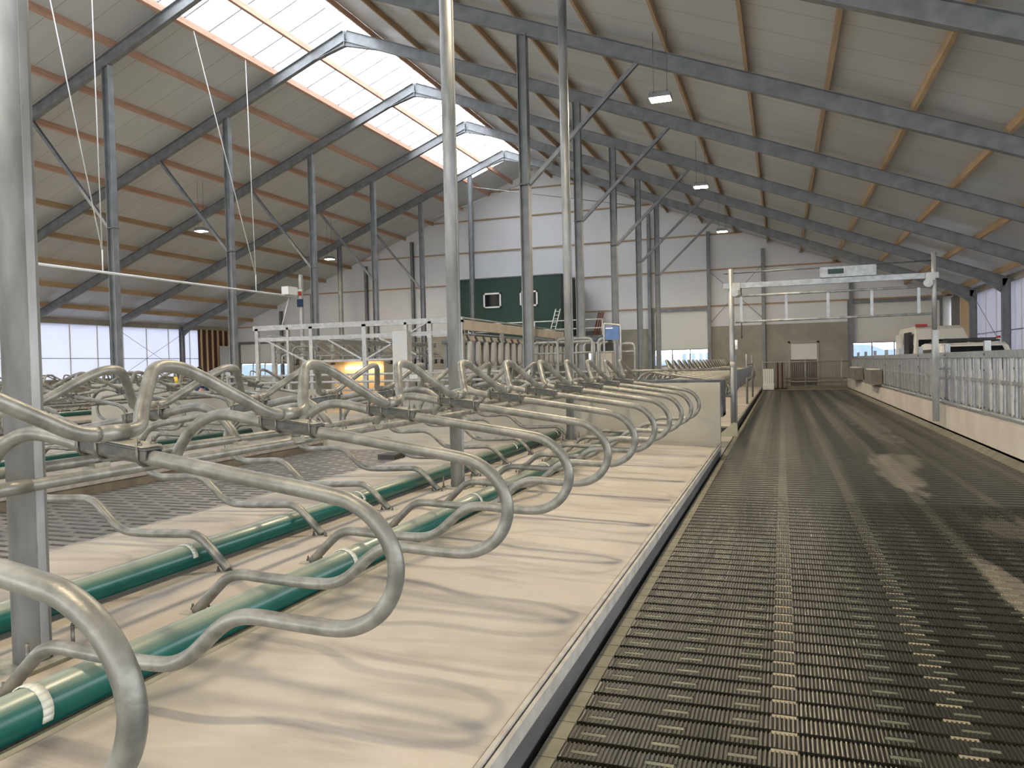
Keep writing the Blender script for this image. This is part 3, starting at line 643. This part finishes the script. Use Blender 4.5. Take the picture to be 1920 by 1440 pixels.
for k in range(12):
    a, c = k/12, (k+1)/12
    def pz(s_): return (-1.06+.0*s_, 18.7+11*s_, 1.42, 1.42-(.62-.45*s_**.6))
    A, B_ = pz(a), pz(c); q.add([(A[0]-.02, A[1], A[3]), (A[0]-.02, B_[1], B_[3]), (A[0]-.02, B_[1], B_[2]), (A[0]-.02, A[1], A[2]), (A[0]+.02, A[1], A[3]), (A[0]+.02, B_[1], B_[3]), (A[0]+.02, B_[1], B_[2]), (A[0]+.02, A[1], A[2])],
                                [(0, 3, 2, 1), (4, 5, 6, 7), (0, 1, 5, 4), (1, 2, 6, 5), (2, 3, 7, 6), (3, 0, 4, 7)])
q.build('sheet', 'steel', t); MB().box(-1.12, -1.0, 18.62, 18.74, 0.2, 1.75).build('upright', 'steel', t)
for k, yy in enumerate((26.5, 31.5)):
    t = thing('fence_post', ['thin steel post at the alley edge beyond the overhead gate', 'thin steel post farther along the alley edge'][k], 'post', (-1.1, yy, .2)); MB().cyl((-1.1, yy, .2), (-1.1, yy, 1.85), .035, 8).build('post_tube', 'steel', t)
    if k == 0:
        for z in (1.0, 1.5): MB().cyl((-1.1, yy, z), (-1.1, 31.5, z), .022, 8).build('rail', 'steel', t)
# ================================================================== OVERHEAD GATE
GY = 18.4
t = thing('overhead_gate_frame', 'tall tubular frame spanning the dark alley with a grey box on top', 'gate frame', (1, GY, 0))
MB().cyl((-1.08, GY, 0.0), (-1.08, GY, 3.75), .058, 14).build('upright', 'galv_post', t)
MB().box(3.02, 3.14, GY-.05, GY+.05, .26, 2.2).build('upright', 'galv_post', t)
MB().cyl((3.07, GY, 2.2), (3.07, GY, 3.85), .05, 12).build('upright', 'galv_post', t)
MB().cyl((-1.25, GY+.05, 3.66), (3.1, GY+.05, 3.68), .018, 8).build('drive_rod', 'steel_dk', t)
MB().box(-1.25, 3.15, GY-.05, GY+.05, 3.30, 3.42).build('top_beam', 'fence', t)
for x in (-1.0, 2.95): 
    w_ = MB(); w_.cyl((x, GY-.09, 3.2), (x, GY+.02, 3.2), .09, 14); w_.box(x-.05, x+.12, GY-.1, GY, 3.25, 3.42); w_.build('winch_drum', 'steel_lt', t)
for z in (1.15, 1.35): MB().box(3.1, 3.36, GY-.03, GY+.03, z, z+.04).build('mounting_bracket', 'steel', t)
MB().cyl((-.86, GY, 2.15), (-.86, GY, 3.3), .012, 6).build('pull_cord', 'bolt', t)
MB().cyl((-.98, GY-.06, 1.9), (-.98, GY-.06, 2.12), .03, 8).build('switch', 'white', t)
t = thing('control_box', 'long grey drive box with a dark green label on top of the overhead frame', 'control box', (1.37, GY, 3.43))
MB().box(.82, 1.95, GY-.1, GY+.1, 3.43, 3.66).build('housing', 'fence', t); MB().box(.98, 1.30, GY-.105, GY-.1, 3.50, 3.61).build('label_plate', 'green_dk', t)
t = thing('lifting_gate', 'raised tubular gate panel hanging under the overhead frame', 'gate', (1, GY, 2.5))
MB().cyl((-1.0, GY-.03, 3.12), (3.0, GY-.03, 3.13), .028, 10).build('rail', 'galv_post', t)
MB().cyl((-1.0, GY-.03, 2.53), (3.0, GY-.03, 2.55), .028, 10).build('rail', 'galv_post', t)
for x in (-.86, .11, .98, 1.86, 2.77): MB().box(x-.03, x+.03, GY-.05, GY-.01, 2.53, 3.13).build('upright', 'fence', t)
# ================================================================== FEED FENCE
kw = thing('feed_kerb', 'low pale concrete kerb wall under the feed fence at the right', 'kerb wall', (3.35, 20, 0))
MB().box(3.25, 3.48, Y0+1, 18.3, -.2, .58).build('wall_segment', 'kerb_cream', kw); MB().box(3.25, 3.48, 18.33, 44.2, -.2, .58).build('wall_segment', 'kerb_cream', kw)
MB().prism([(3.12, 0), (3.26, 0), (3.26, .09)], 'Y', 1, 44).build('cove', 'edge_strip', kw)
PN = 3.46
def fence_panel():
    t = thing('feed_fence_panel', '', 'feed fence', (0, 0, 0))
    MB().box(-.05, .05, -.05, .05, .50, 1.90).build('post', 'fence', t)
    MB().box(-.05, .05, .05, PN-.05, 1.60, 1.72).build('top_rail', 'fence', t)
    MB().cyl((-.07, .0, .64), (-.07, PN, .64), .04, 12).build('bottom_rail', 'fence', t)
    MB().box(-.03, .03, .05, PN-.05, 1.16, 1.22).build('middle_rail', 'fence', t)
    for k in range(5):
        y = .12+k*.66
        MB().box(-.02, .02, y, y+.09, .66, 1.60).build('fixed_bar', 'fence', t)
        MB().box(-.02, .02, y+.20, y+.27, .66, 1.60).build('fixed_bar', 'fence', t)
        q = MB(); q.prism([(y+.34, .70), (y+.46, .70), (y+.43, 1.60), (y+.39, 1.60)], 'X', -.045, -.005); q.build('locking_bar', 'steel_lt', t)
        MB().prism([(y+.52, .66), (y+.60, .66), (y+.56, 1.60), (y+.535, 1.60)], 'X', -.02, .02).build('fixed_bar', 'fence', t)
        MB().cyl((-.05, y+.40, .66), (-.05, y+.40, .72), .02, 6).build('pivot', 'bolt', t)
    for z in (.72, 1.38, 1.66): MB().cyl((-.07, -.02, z), (-.05, -.02, z), .022, 6).build('bolt', 'bolt', t)
    return t
fp0 = fence_panel(); lb = ['nearest, mostly outside the right edge', 'second', 'third, beside the overhead gate', 'fourth', 'fifth', 'sixth', 'seventh', 'eighth', 'ninth', 'farthest']
for k in range(10):
    dup(fp0, (3.42, 8.65+PN*k, 0), 0, 'galvanised headlock feed fence panel along the alley, %s from the camera' % (ORD[k]), 'feed fence panels')
for ch in list(fp0.children): bpy.data.objects.remove(ch)
bpy.data.objects.remove(fp0)
for k, (a, c) in enumerate(((29.9, 32.2), (36.6, 39.6))):
    t = thing('drinking_trough', ['brown-grey drinking trough on the feed fence, nearer one', 'brown-grey drinking trough on the feed fence, farther one'][k], 'drinking trough', (3.2, (a+c)/2, .7))
    MB().prism([(a, .68), (c, .68), (c-.2, 1.2), (a+.2, 1.2)], 'X', 2.98, 3.34).build('basin', 'taupe', t); MB().box(3.0, 3.3, a+.3, c-.3, 1.2, 1.23).build('rim', 'white', t)
# fence at the end of the alley and things against it
t = thing('end_fence', 'slender tubular fence across the far end of the dark alley', 'fence', (1.1, 44.6, 0))
for z in (1.5, .42): MB().cyl((-1.0, 44.6, z), (3.35, 44.6, z), .03, 8).build('rail', 'steel_lt', t)
MB().box(-.0, 3.3, 44.57, 44.63, .55, .62).build('slat_rail', 'taupe', t)
for x in (-1.0, 1.2, 3.0): MB().cyl((x, 44.6, 0), (x, 44.6, 1.6), .035, 8).build('post', 'steel_lt', t)
for k in range(40): MB().cyl((-.95+k*.11, 44.6, .42), (-.95+k*.11, 44.6, 1.5), .009, 5).build('bar', 'steel_lt', t)
tag(MB().box(-1.0, 3.3, 44.1, 44.3, 0, .2).build('alley_end_kerb', 'edge_strip'), 'low concrete kerb closing the far end of the dark alley', 'kerb')
t = thing('white_crate', 'white slatted crate standing at the far left end of the alley', 'crate', (-.7, 44.0, .1))
for k in range(5): MB().box(-.97+k*.11, -.88+k*.11, 43.95, 44.05, .35, 1.15).build('slat', 'door_wh', t)
MB().box(-1.0, -.42, 43.9, 44.08, .02, .35).build('base', 'door_wh', t)
t = thing('timber_stack', 'upright stack of dark brown planks beside the white crate', 'timber stack', (0, 44.0, .1))
for k in range(5): MB().box(-.38+k*.115, -.29+k*.115, 43.92+.01*(k % 2), 44.06, .1, 1.48).build('plank', 'brown' if k % 2 else 'taupe', t)
# ================================================================== MILKING PARLOUR
PY = 23.4
t = thing('milking_parlour_front', 'light galvanised steel frame across the front of the milking parlour', 'steel frame', (-14, PY, 0))
for x, w_ in ((-18.05, .14), (-16.72, .09), (-15.75, .14), (-13.6, .16), (-12.0, .10), (-11.1, .12), (-9.95, .1)): MB().box(x-w_/2, x+w_/2, PY-.06, PY+.06, 0, 3.2).build('post', 'steel_lt', t)
MB().box(-18.2, -9.9, PY-.06, PY+.06, 3.12, 3.30).build('top_beam', 'steel_lt', t); MB().box(-18.0, -9.9, PY-.05, PY+.05, 2.72, 2.86).build('lower_beam', 'steel_lt', t)
for a, c in (((-17.6, 2.75), (-15.9, 1.95)), ((-15.1, 2.75), (-13.7, 2.0)), ((-13.5, 2.0), (-11.2, 3.15)), ((-13.0, 2.7), (-11.6, 2.1))): MB().bar((a[0], PY-.07, a[1]), (c[0], PY-.07, c[1]), .05, .05).build('diagonal', 'steel_lt', t)
MB().box(-15.7, -13.7, PY-.08, PY-.02, 1.93, 2.0).box(-13.5, -12.2, PY-.08, PY-.02, 1.93, 2.0).build('crossbar', 'steel_lt', t)
MB().tube(fillet([(-16.55, PY, 1.2), (-16.55, PY, 2.5), (-15.6, PY, 2.5), (-15.6, PY, 1.2)], .25), .045, 8).build('hoop', 'galv', t)
tag(MB().box(-12.4, -11.85, PY-.25, PY+.1, 1.5, 2.9).build('control_cabinet', 'greylt'), 'tall pale grey cabinet hanging in the parlour frame', 'cabinet')
# parlour side beams
for nm, x, y0, y1, z0, z1, lab in (('parlour_beam', -10.6, 24.4, 38, 2.95, 3.30, 'long cream box beam on the right side of the milking parlour'), ('parlour_beam', -17.8, 23.5, 38, 2.72, 2.86, 'long light beam on the left side of the milking parlour'),
                                   ('parlour_beam', -10.9, 24.6, 38, 2.62, 2.78, 'lower cream beam above the right stall arms of the parlour')):
    t = thing(nm, lab, 'beam', (x, y0, z0)); MB().box(x-.1, x+.1, y0, y1, z0, z1).build('beam', 'kerb_cream' if x > -12 else 'steel_lt', t)
    MB().cyl((x+.12, y0, z1+.06), (x+.12, y1, z1+.06), .03, 8).build('pipe', 'steel_lt', t)
    for yy in range(int(y0)+1, 38, 4): MB().box(x-.07, x+.07, yy-.06, yy+.06, 0, z0).build('support', 'steel_lt', t)
def arm(parent, first, others):
    a = first[0].build('stall_arm', first[1], parent)
    for nm_, mb_, m_ in others: o = mb_.build(nm_, m_, parent); o.parent = a
tL = thing('milking_stall_row', 'left row of milking stalls with slanted bars, hoops and black pads', 'milking stalls', (-17.55, 24.2, 0))
tR = thing('milking_stall_row', 'right row of milking stalls with upright oval arms', 'milking stalls', (-10.4, 25.0, 0))
for k in range(17):
    x, y = -17.55, 24.2+.82*k
    arm(tL, (MB().bar((x, y-.35, 2.68), (x+.25, y+.35, 2.28), .04, .04), 'steel_lt'),
        [('hoop', MB().tube(fillet([(x+.25, y-.4, 1.9), (x+.25, y-.4, 2.22), (x+.25, y+.5, 2.22), (x+.25, y+.5, 1.95)], .12), .03, 6), 'steel_lt'),
         ('rubber_pad', MB().box(x+.2, x+.32, y+.42, y+.56, 1.85, 2.08), 'black')])
    x, y = -10.4, 25.0+.78*k
    arm(tR, (MB().tube(fillet([(x, y+.2, 1.75), (x+.02, y, 1.85), (x+.05, y, 2.5), (x, y+.22, 2.5), (x, y+.25, 1.8)], .1), .075, 8), 'greylt'),
        [('hanger', MB().bar((x, y-.1, 2.72), (x+.05, y+.12, 2.45), .07, .05), 'steel_dk'),
         ('foot_hook', MB().tube(fillet([(x+.2, y-.2, 1.75), (x+.1, y+.05, 1.62), (x+.25, y+.3, 1.62), (x+.3, y+.35, 1.75)], .08), .025, 6), 'steel_lt')])
for k in range(2):
    t = thing('parlour_rail', ['straight double rail along the left parlour side, above the pads', 'straight double rail along the left parlour side, below the hoops'][k], 'rail', (-17.6, 24, 2.0))
    for z in ((2.3, 2.36), (1.9, 2.02))[k]: MB().box(-17.58, -17.52, 23.8, 38, z, z+.05).build('rail', 'steel_lt', t)
# parlour back room with warm light
t = thing('pit_room', 'warmly lit timber-lined recess seen under the parlour front', 'room', (-16.3, 27, 0))
MB().box(-17.52, -15.2, 27.6, 27.7, 0, 1.95).build('back_panel', 'ply', t); MB().box(-17.52, -15.2, 26.0, 27.7, 1.95, 2.0).build('ceiling_panel', 'ply', t)
tag(MB().box(-16.9, -15.3, 27.45, 27.52, 1.66, 1.74).build('tube_light', 'tube'), 'long glowing tube light in the warm recess under the parlour', 'tube light')
area('tube_light_glow', (-16.2, 27.2, 1.85), 2, .3, 14, (1, .72, .4))
tag(MB().box(-13.4, -12.4, 25, 33, 1.25, 1.55).build('stainless_tray', 'carwhite'), 'shiny pale tray below the right parlour stalls', 'tray')
# crowd rails in front of the parlour
t = thing('crowd_fence', 'three-rail galvanised tube fence before the milking parlour', 'fence', (-10.5, 19.5, 0))
for z in (1.50, 1.29, 1.05): MB().cyl((-16.2, 19.5, z), (-7.2, 19.5, z), .033, 8).build('rail', 'steel_lt', t)
for x in (-16.2, -14.2, -12.2, -10.2, -8.6, -7.2): MB().cyl((x, 19.5, 0), (x, 19.5, 1.55), .04, 8).build('post', 'galv_post', t)
GL = [('wide inverted-U tube gate left of the slim post', -6.4, -4.7, 2.25, 20.0), ('inverted-U tube gate just right of the slim post', -5.6, -4.66, 2.32, 19.6), ('narrow inverted-U tube gate under the blue panel', -4.55, -4.1, 2.30, 19.8), ('smallest inverted-U tube hoop right of the blue panel', -4.02, -3.62, 2.16, 20.0)]
for lab, a, c, z, y in GL:
    t = thing('tube_gate', lab, 'gate', ((a+c)/2, y, 0)); MB().tube(fillet([(a, y, 0), (a, y, z), (c, y, z), (c, y, 0)], .14), .036, 10).build('hoop', 'galv_post', t)
    for zz in (1.95, 1.2): MB().cyl((a, y, zz), (c, y, zz), .022, 8).build('crossbar', 'galv_post', t)
for k in range(4):
    x = -5.35+.22*k; t = thing('small_hoop', 'small bent tube hoop behind the inverted-U gates, %s from the left' % ORD[k], 'hoop', (x, 20.6, 0)); MB().tube(fillet([(x, 20.6, 0), (x, 20.6, 2.2), (x+.15, 20.9, 2.24)], .12), .03, 8).build('hoop_tube', 'galv_post', t)
t = thing('blue_panel', 'blue information panel in a pale tube frame above the gates', 'panel', (-4.02, 19.1, 2.2))
MB().box(-4.2, -3.84, 19.08, 19.12, 2.24, 2.58).build('board', 'blue', t); MB().box(-4.18, -4.0, 19.07, 19.08, 2.52, 2.55).build('pale_strip', 'white', t)
MB().tube(fillet([(-4.23, 19.1, 0), (-4.23, 19.1, 2.66), (-3.81, 19.1, 2.60), (-3.81, 19.1, 0)], .06), .025, 8).build('frame', 'steel_lt', t)
tag(MB().box(-5.2, -4.7, 22, 22.4, 2.0, 2.26).build('black_tank', 'black'), 'black box behind the inverted-U gates', 'tank')
tag(MB().box(-5.25, -4.65, 21.95, 22.45, 0, 2.0).build('tank_stand', 'concrete_lt'), 'pale plinth carrying the black box behind the gates', 'plinth')
# green cabin on its deck
t = thing('site_cabin', 'dark green site cabin with two white-framed windows high before the end wall', 'cabin', (-15, 43.9, 3.2))
MB().box(-18.55, -11.72, 42, 46.0, 3.2, 6.74).build('cabin_body', 'green_dk', t); MB().box(-18.6, -11.66, 41.95, 46.05, 6.74, 6.80).build('cabin_roof', 'steel_dk', t)
for x0, x1 in ((-16.42, -15.33), (-14.17, -13.1)):
    f = MB(); z0, z1 = 5.03, 5.91; f.box(x0, x0+.09, 41.93, 42, z0, z1); f.box(x1-.09, x1, 41.93, 42, z0, z1); f.box(x0, x1, 41.93, 42, z0, z0+.09); f.box(x0, x1, 41.93, 42, z1-.09, z1)
    fo = f.build('window_frame', 'white', t); fo['label'] = 'white window frame'; MB().box(x0+.09, x1-.09, 41.97, 41.99, z0+.09, z1-.09).build('pane', 'glassdk', fo)
t = thing('cabin_deck', 'raised steel deck with thin white railings carrying the green cabin', 'deck', (-14, 43, 0))
MB().box(-18.7, -9.1, 40.9, 46.0, 3.0, 3.2).build('deck_plate', 'steel_dk', t)
for z in (4.05, 3.58): MB().cyl((-17.0, 40.95, z), (-9.1, 40.95, z+.02), .03, 8).build('railing', 'white', t)
for x in (-17, -13, -9.15): MB().cyl((x, 40.95, 3.2), (x, 40.95, 4.08), .03, 8).build('railing_post', 'white', t)
for x in (-18.5, -13.8, -9.2): MB().box(x-.1, x+.1, 41, 41.2, 0, 3).build('deck_leg', 'steel', t)
t = thing('step_ladder', 'short aluminium ladder leaning on the deck before the green cabin', 'ladder', (-11.9, 40.8, 3.2))
for s_ in (0, .26): MB().bar((-12.15+s_, 40.85, 3.2), (-11.85+s_, 41.3, 4.75), .05, .03).build('stile', 'white', t)
for k in range(7): MB().bar((-12.12+.043*k, 40.87+.064*k, 3.35+.21*k), (-11.86+.043*k, 40.87+.064*k, 3.35+.21*k), .03, .03).build('rung', 'white', t)
for k in range(3): tag(MB().bar((-10.7+.14*k, 45.3, 3.2), (-10.45+.14*k, 45.9, 4.75), .09, .04).build('red_plank', 'redbrown'), 'reddish plank leaning on the end wall right of the green cabin, %s from the left' % ORD[k], 'plank', 'reddish planks by the cabin')
# ================================================================== SUSPENDED LINE
t = thing('suspended_pipe', 'long thin white pipe hung on wires at the left, ending at a small box', 'pipe', (-17.5, 14, 4.46))
MB().cyl((-17.5, 12.5, 4.46), (-17.5, 25.1, 4.47), .035, 10).build('pipe', 'white', t)
for yb, ya in ((16.2, 14.6), (16.2, 16.15), (22.7, 20.0), (22.7, 22.5)): MB().cyl((-17.5, yb, 4.5+.55), (-17.5, ya, rz_(-17.5)), .016, 6).build('hanger_wire', 'white', t)
for yb in (16.2, 22.7): MB().cyl((-17.5, yb, 4.46), (-17.5, yb, 5.08), .02, 6).build('hanger_rod', 'white', t)
MB().cyl((-17.5, 24.6, 4.4), (-17.4, 24.0, 3.35), .018, 6).build('stay', 'white', t)
t = thing('junction_box', 'small white box with a red side at the end of the suspended pipe', 'box', (-17.45, 24.6, 4.55))
MB().box(-17.6, -17.3, 24.3, 24.9, 4.5, 4.8).build('housing', 'white', t); MB().box(-17.35, -17.25, 24.95, 25.05, 4.5, 4.66).build('red_valve', 'red', t); MB().cyl((-17.35, 25.1, 4.5), (-17.35, 25.1, 4.75), .07, 10).build('cup', 'strap', t)
t = thing('parlour_mast', 'short steel mast standing on the parlour beside the small white box', 'mast', (-17.5, 25.4, 3.2))
MB().box(-17.56, -17.44, 25.34, 25.46, 0, 5.35).build('mast_tube', 'steel_lt', t); MB().box(-17.62, -17.38, 25.28, 25.34, 4.1, 4.4).build('motor', 'navy', t)
# ================================================================== VEHICLES ON THE FEED PASSAGE
def vehicle(nm, label, loc, rz, L_, Wd, prof, wins, zb, extra=None, wheels=(.9, -1.0)):
    # prof: (x along length, z) outline from front bottom over the roof to rear bottom; local +x = nose
    t = thing(nm, label, 'vehicle', (0, 0, 0))
    n_ = len(prof); vs = []; 
    for sy in (-1, 1):
        for x, z in prof: tap = 1-.16*max(0, (z-zb)/(1.0)) if z > zb else 1; vs.append((x, sy*Wd/2*tap, z))
    fs = [tuple(range(n_))[::-1], tuple(range(n_, 2*n_))]+[(i, (i+1) % n_, n_+(i+1) % n_, n_+i) for i in range(n_)]
    b_ = MB().add(vs, fs); bo = b_.build('body', 'carwhite', t)
    bv = bo.modifiers.new('bevel', 'BEVEL'); bv.width = .05; bv.segments = 3; bv.limit_method = 'ANGLE'
    for w_ in wins:
        for sy in (-1, 1):
            q = MB(); vv = []
            for off in (.004, .016):
                for x, z in w_: tap = 1-.16*max(0, (z-zb)); vv.append((x, sy*(Wd/2*tap+off), z))
            k = len(w_); q.add(vv, [tuple(range(k)), tuple(range(k, 2*k))]+[(i, (i+1) % k, k+(i+1) % k, k+i) for i in range(k)]); q.build('side_window', 'glassdk', t)
    for x in wheels:
        for sy in (-1, 1):
            wo = MB().cyl((x*L_/2*.62 if 0 else x, sy*(Wd/2-.2), .33), (x, sy*(Wd/2+.01), .33), .33, 20).build('wheel', 'black', t)
    if extra: extra(t)
    t.location = loc; t.rotation_euler = (0, 0, rz); return t
def ex_suv(t):
    MB().bar((-2.4, 0, 1.90), (-3.1, 0, 1.80), 1.4, .06).build('open_tailgate', 'carwhite', t)
    for sy in (-.62, .62): MB().bar((-1.9, sy, 1.93), (.9, sy, 1.93), .05, .05).build('roof_bar', 'black', t)
    for x in (-1.6, -.6, .4): MB().bar((x, -.66, 1.96), (x, .66, 1.96), .06, .04, (0, 0, 1)).build('cross_bar', 'black', t)
    MB().bar((.45, -.66, 2.0), (.45, .66, 2.0), .06, .035).build('roof_load', 'black', t); MB().box(.38, .48, .66, .76, 2.0, 2.06).build('red_clip', 'red', t)
    MB().box(-2.46, -2.40, -.75, .75, .6, 1.75).build('cargo_opening_shade', 'black', t)  # shade inside the open tailgate, put in as a black panel
    MB().add([(1.66, -.80, 1.13), (1.66, .80, 1.13), (1.05, .66, 1.78), (1.05, -.66, 1.78), (1.56, -.80, 1.13), (1.56, .80, 1.13), (.94, .66, 1.78), (.94, -.66, 1.78)],
             [(0, 1, 2, 3), (7, 6, 5, 4), (0, 4, 5, 1), (1, 5, 6, 2), (2, 6, 7, 3), (3, 7, 4, 0)]).build('windscreen', 'glassdk', t)
    MB().box(2.42, 2.46, -.6, .6, .72, .86).build('grille', 'black', t)
    for sy in (-1, 1): MB().box(2.36, 2.44, sy*.74-.14, sy*.74+.14, .74, .92).build('headlight', 'greylt', t); MB().box(.95, 1.1, sy*1.0-.08, sy*1.0+.08, 1.1, 1.28).build('door_mirror', 'black', t)
vehicle('small_van', 'white small van facing the camera with dark roof load behind the feed fence', (5.05, 25.4, .12), math.radians(-90), 4.9, 1.9,
        [(2.40, .35), (2.45, .85), (2.2, 1.02), (1.62, 1.10), (.98, 1.80), (.75, 1.88), (-2.2, 1.9), (-2.4, 1.84), (-2.45, 1.0), (-2.45, .35)],
        [[(1.25, 1.14), (.85, 1.70), (-.05, 1.72), (-.05, 1.14)], [(-.25, 1.14), (-.25, 1.72), (-1.9, 1.72), (-1.9, 1.14)]], 1.05, ex_suv, (1.55, -1.5))
def ex_van(t):
    MB().box(.1, 1.35, -1.03, -.93, .55, 2.45).build('side_opening_shade', 'black', t); MB().box(-1.5, -.1, -1.12, -1.06, .45, 2.4).build('sliding_door', 'carwhite', t)  # black box stands in for the shaded interior behind the side door
    MB().add([(2.42, -.86, 1.40), (2.42, .86, 1.40), (1.90, .78, 2.15), (1.90, -.78, 2.15), (2.31, -.86, 1.40), (2.31, .86, 1.40), (1.78, .78, 2.15), (1.78, -.78, 2.15)],
             [(0, 1, 2, 3), (7, 6, 5, 4), (0, 4, 5, 1), (1, 5, 6, 2), (2, 6, 7, 3), (3, 7, 4, 0)]).build('windscreen', 'glassdk', t)
    MB().box(.9, 1.05, -.75, -.35, 2.68, 2.76).build('roof_beacon', 'red', t)
    MB().cyl((.6, -.6, 2.68), (.6, -.6, 2.78), .05, 8).build('aerial', 'black', t)
vehicle('panel_van', 'tall white panel van with red roof beacon parked beyond the small van', (5.62, 34.1, .12), math.radians(-90), 6.0, 2.05,
        [(2.95, .35), (3.0, .9), (2.75, 1.22), (2.38, 1.36), (1.80, 2.18), (1.35, 2.55), (.9, 2.68), (-2.8, 2.70), (-2.95, 2.6), (-3.0, .35)],
        [[(2.05, 1.4), (1.72, 1.95), (1.5, 1.95), (1.5, 1.4)]], 1.3, ex_van, (2.0, -1.8))
# ================================================================== PERSON AND SMALL THINGS
def skin_chain(name, joints, edges, material, parent, sub=2):
    me = bpy.data.meshes.new(name); me.from_pydata([j[0] for j in joints], edges, []); me.update()
    o = bpy.data.objects.new(name, me); COL.objects.link(o); o.parent = parent
    sk = o.modifiers.new('skin', 'SKIN'); sk.use_smooth_shade = True
    for i, j in enumerate(joints): me.skin_vertices[0].data[i].radius = (j[1], j[2] if len(j) > 2 else j[1])
    me.skin_vertices[0].data[0].use_root = True
    sb = o.modifiers.new('sub', 'SUBSURF'); sb.levels = sub; sb.render_levels = sub
    me.materials.append(M[material]); return o
def new_skin_mesh(*a): return skin_chain(*a)
pr = thing('person', 'black-haired person in navy jacket and black trousers standing beyond the left stalls', 'person', (-17.75, 20, 0))
def skin_obj(name, joints, edges, material, parent):
    me = bpy.data.meshes.new(name); me.from_pydata([j[0] for j in joints], edges, []); me.update()
    o = bpy.data.objects.new(name, me); COL.objects.link(o); o.parent = parent
    sk = o.modifiers.new('skin', 'SKIN'); sk.use_smooth_shade = True
    if not me.skin_vertices: me.attributes and None
    for i, j in enumerate(joints):
        me.skin_vertices[0].data[i].radius = (j[1], j[2] if len(j) > 2 else j[1]); me.skin_vertices[0].data[i].use_root = (i == 0)
    sb = o.modifiers.new('sub', 'SUBSURF'); sb.levels = 2; sb.render_levels = 2; me.materials.append(M[material]); return o
J = [((0, 0, 1.0), .15, .11), ((0, 0, 1.2), .15, .11), ((.0, .03, 1.42), .17, .11), ((0, .05, 1.53), .06), ((0, .07, 1.62), .06), ((0, .08, 1.72), .095, .11), ((0, .07, 1.80), .07, .08),
     ((-.19, .03, 1.44), .07), ((-.27, .0, 1.2), .055), ((-.24, .12, .98), .042), ((-.22, .2, .92), .035), ((-.2, .25, .88), .03), ((.19, .03, 1.44), .07), ((.27, .03, 1.18), .055), ((.2, .2, 1.02), .042), ((.15, .27, 1.0), .035), ((.12, .31, .98), .03),
     ((-.1, 0, .92), .10), ((-.12, .03, .5), .07), ((-.13, 0, .1), .05), ((-.13, .12, .05), .045), ((.1, 0, .92), .10), ((.12, .03, .5), .07), ((.13, 0, .1), .05), ((.13, .12, .05), .045)]
E_ = [(0, 1), (1, 2), (2, 3), (3, 4), (4, 5), (5, 6), (2, 7), (7, 8), (8, 9), (9, 10), (10, 11), (2, 12), (12, 13), (13, 14), (14, 15), (15, 16), (0, 17), (17, 18), (18, 19), (19, 20), (0, 21), (21, 22), (22, 23), (23, 24)]
skin_obj('body', J, E_, 'skin', pr)
skin_obj('jacket', [((0, 0, .95), .17, .13), ((0, 0, 1.2), .17, .13), ((0, .03, 1.44), .19, .13), ((0, .05, 1.52), .08), ((-.2, .03, 1.44), .085), ((-.275, .0, 1.2), .07), ((-.25, .10, 1.02), .055), ((.2, .03, 1.44), .085), ((.275, .03, 1.18), .07), ((.215, .17, 1.05), .055)],
         [(0, 1), (1, 2), (2, 3), (2, 4), (4, 5), (5, 6), (2, 7), (7, 8), (8, 9)], 'navy', pr)
skin_obj('trousers', [((0, 0, .97), .165, .12), ((-.1, 0, .88), .115), ((-.12, .03, .5), .085), ((-.13, 0, .1), .07), ((.1, 0, .88), .115), ((.12, .03, .5), .085), ((.13, 0, .1), .07)], [(0, 1), (1, 2), (2, 3), (0, 4), (4, 5), (5, 6)], 'black', pr)
skin_obj('hair', [((0, .04, 1.68), .10, .09), ((0, .05, 1.78), .11, .12), ((0, .09, 1.83), .07, .08)], [(0, 1), (1, 2)], 'hair', pr)
pr.scale = (1, 1, 1); pr.location = (-17.75, 20, 0)
t = thing('green_container', 'dark green plastic container beyond the left stalls', 'container', (-15.9, 16, 0)); MB().box(-16.7, -15.15, 15.6, 16.4, 0, 1.22).build('tub', 'green_bx', t); MB().box(-16.75, -15.1, 15.55, 16.45, 1.16, 1.22).build('rim', 'steel_lt', t)
tag(MB().box(-15.0, -14.62, 15.8, 16.2, .0, 1.1).build('black_crate', 'black'), 'black plastic crate right of the green container', 'crate')
t = thing('yellow_bucket', 'yellow bucket standing on the grey concrete partition', 'bucket', (-13.15, 14.17, 1.43)); MB().tube([(-13.15, 14.17, 1.43), (-13.15, 14.17, 1.57)], [.075, .10], 16).build('pail', 'yellow', t)
MB().tube([(-13.25, 14.17, 1.56), (-13.15, 14.09, 1.60), (-13.05, 14.17, 1.56)], .006, 6).build('handle', 'bolt', t)
q = []
for k in range(40):
    a = k*.42; q.append((-6.35+.22*math.cos(a)*(1+.12*math.sin(k*.9))+.004*k, 13.1+.45*math.sin(a), .015+.0022*k))
tag(MB().tube(q, .012, 6).build('yellow_hose', 'yellow'), 'loose coil of yellow hose lying on the grey slats before the partition', 'hose')
tag(MB().box(-6.95, -6.6, 12.3, 12.7, 0, .09).build('black_mat', 'rub_dk'), 'small black rubber piece lying beside the yellow hose on the slats', 'rubber piece')
bpy.context.view_layer.update()
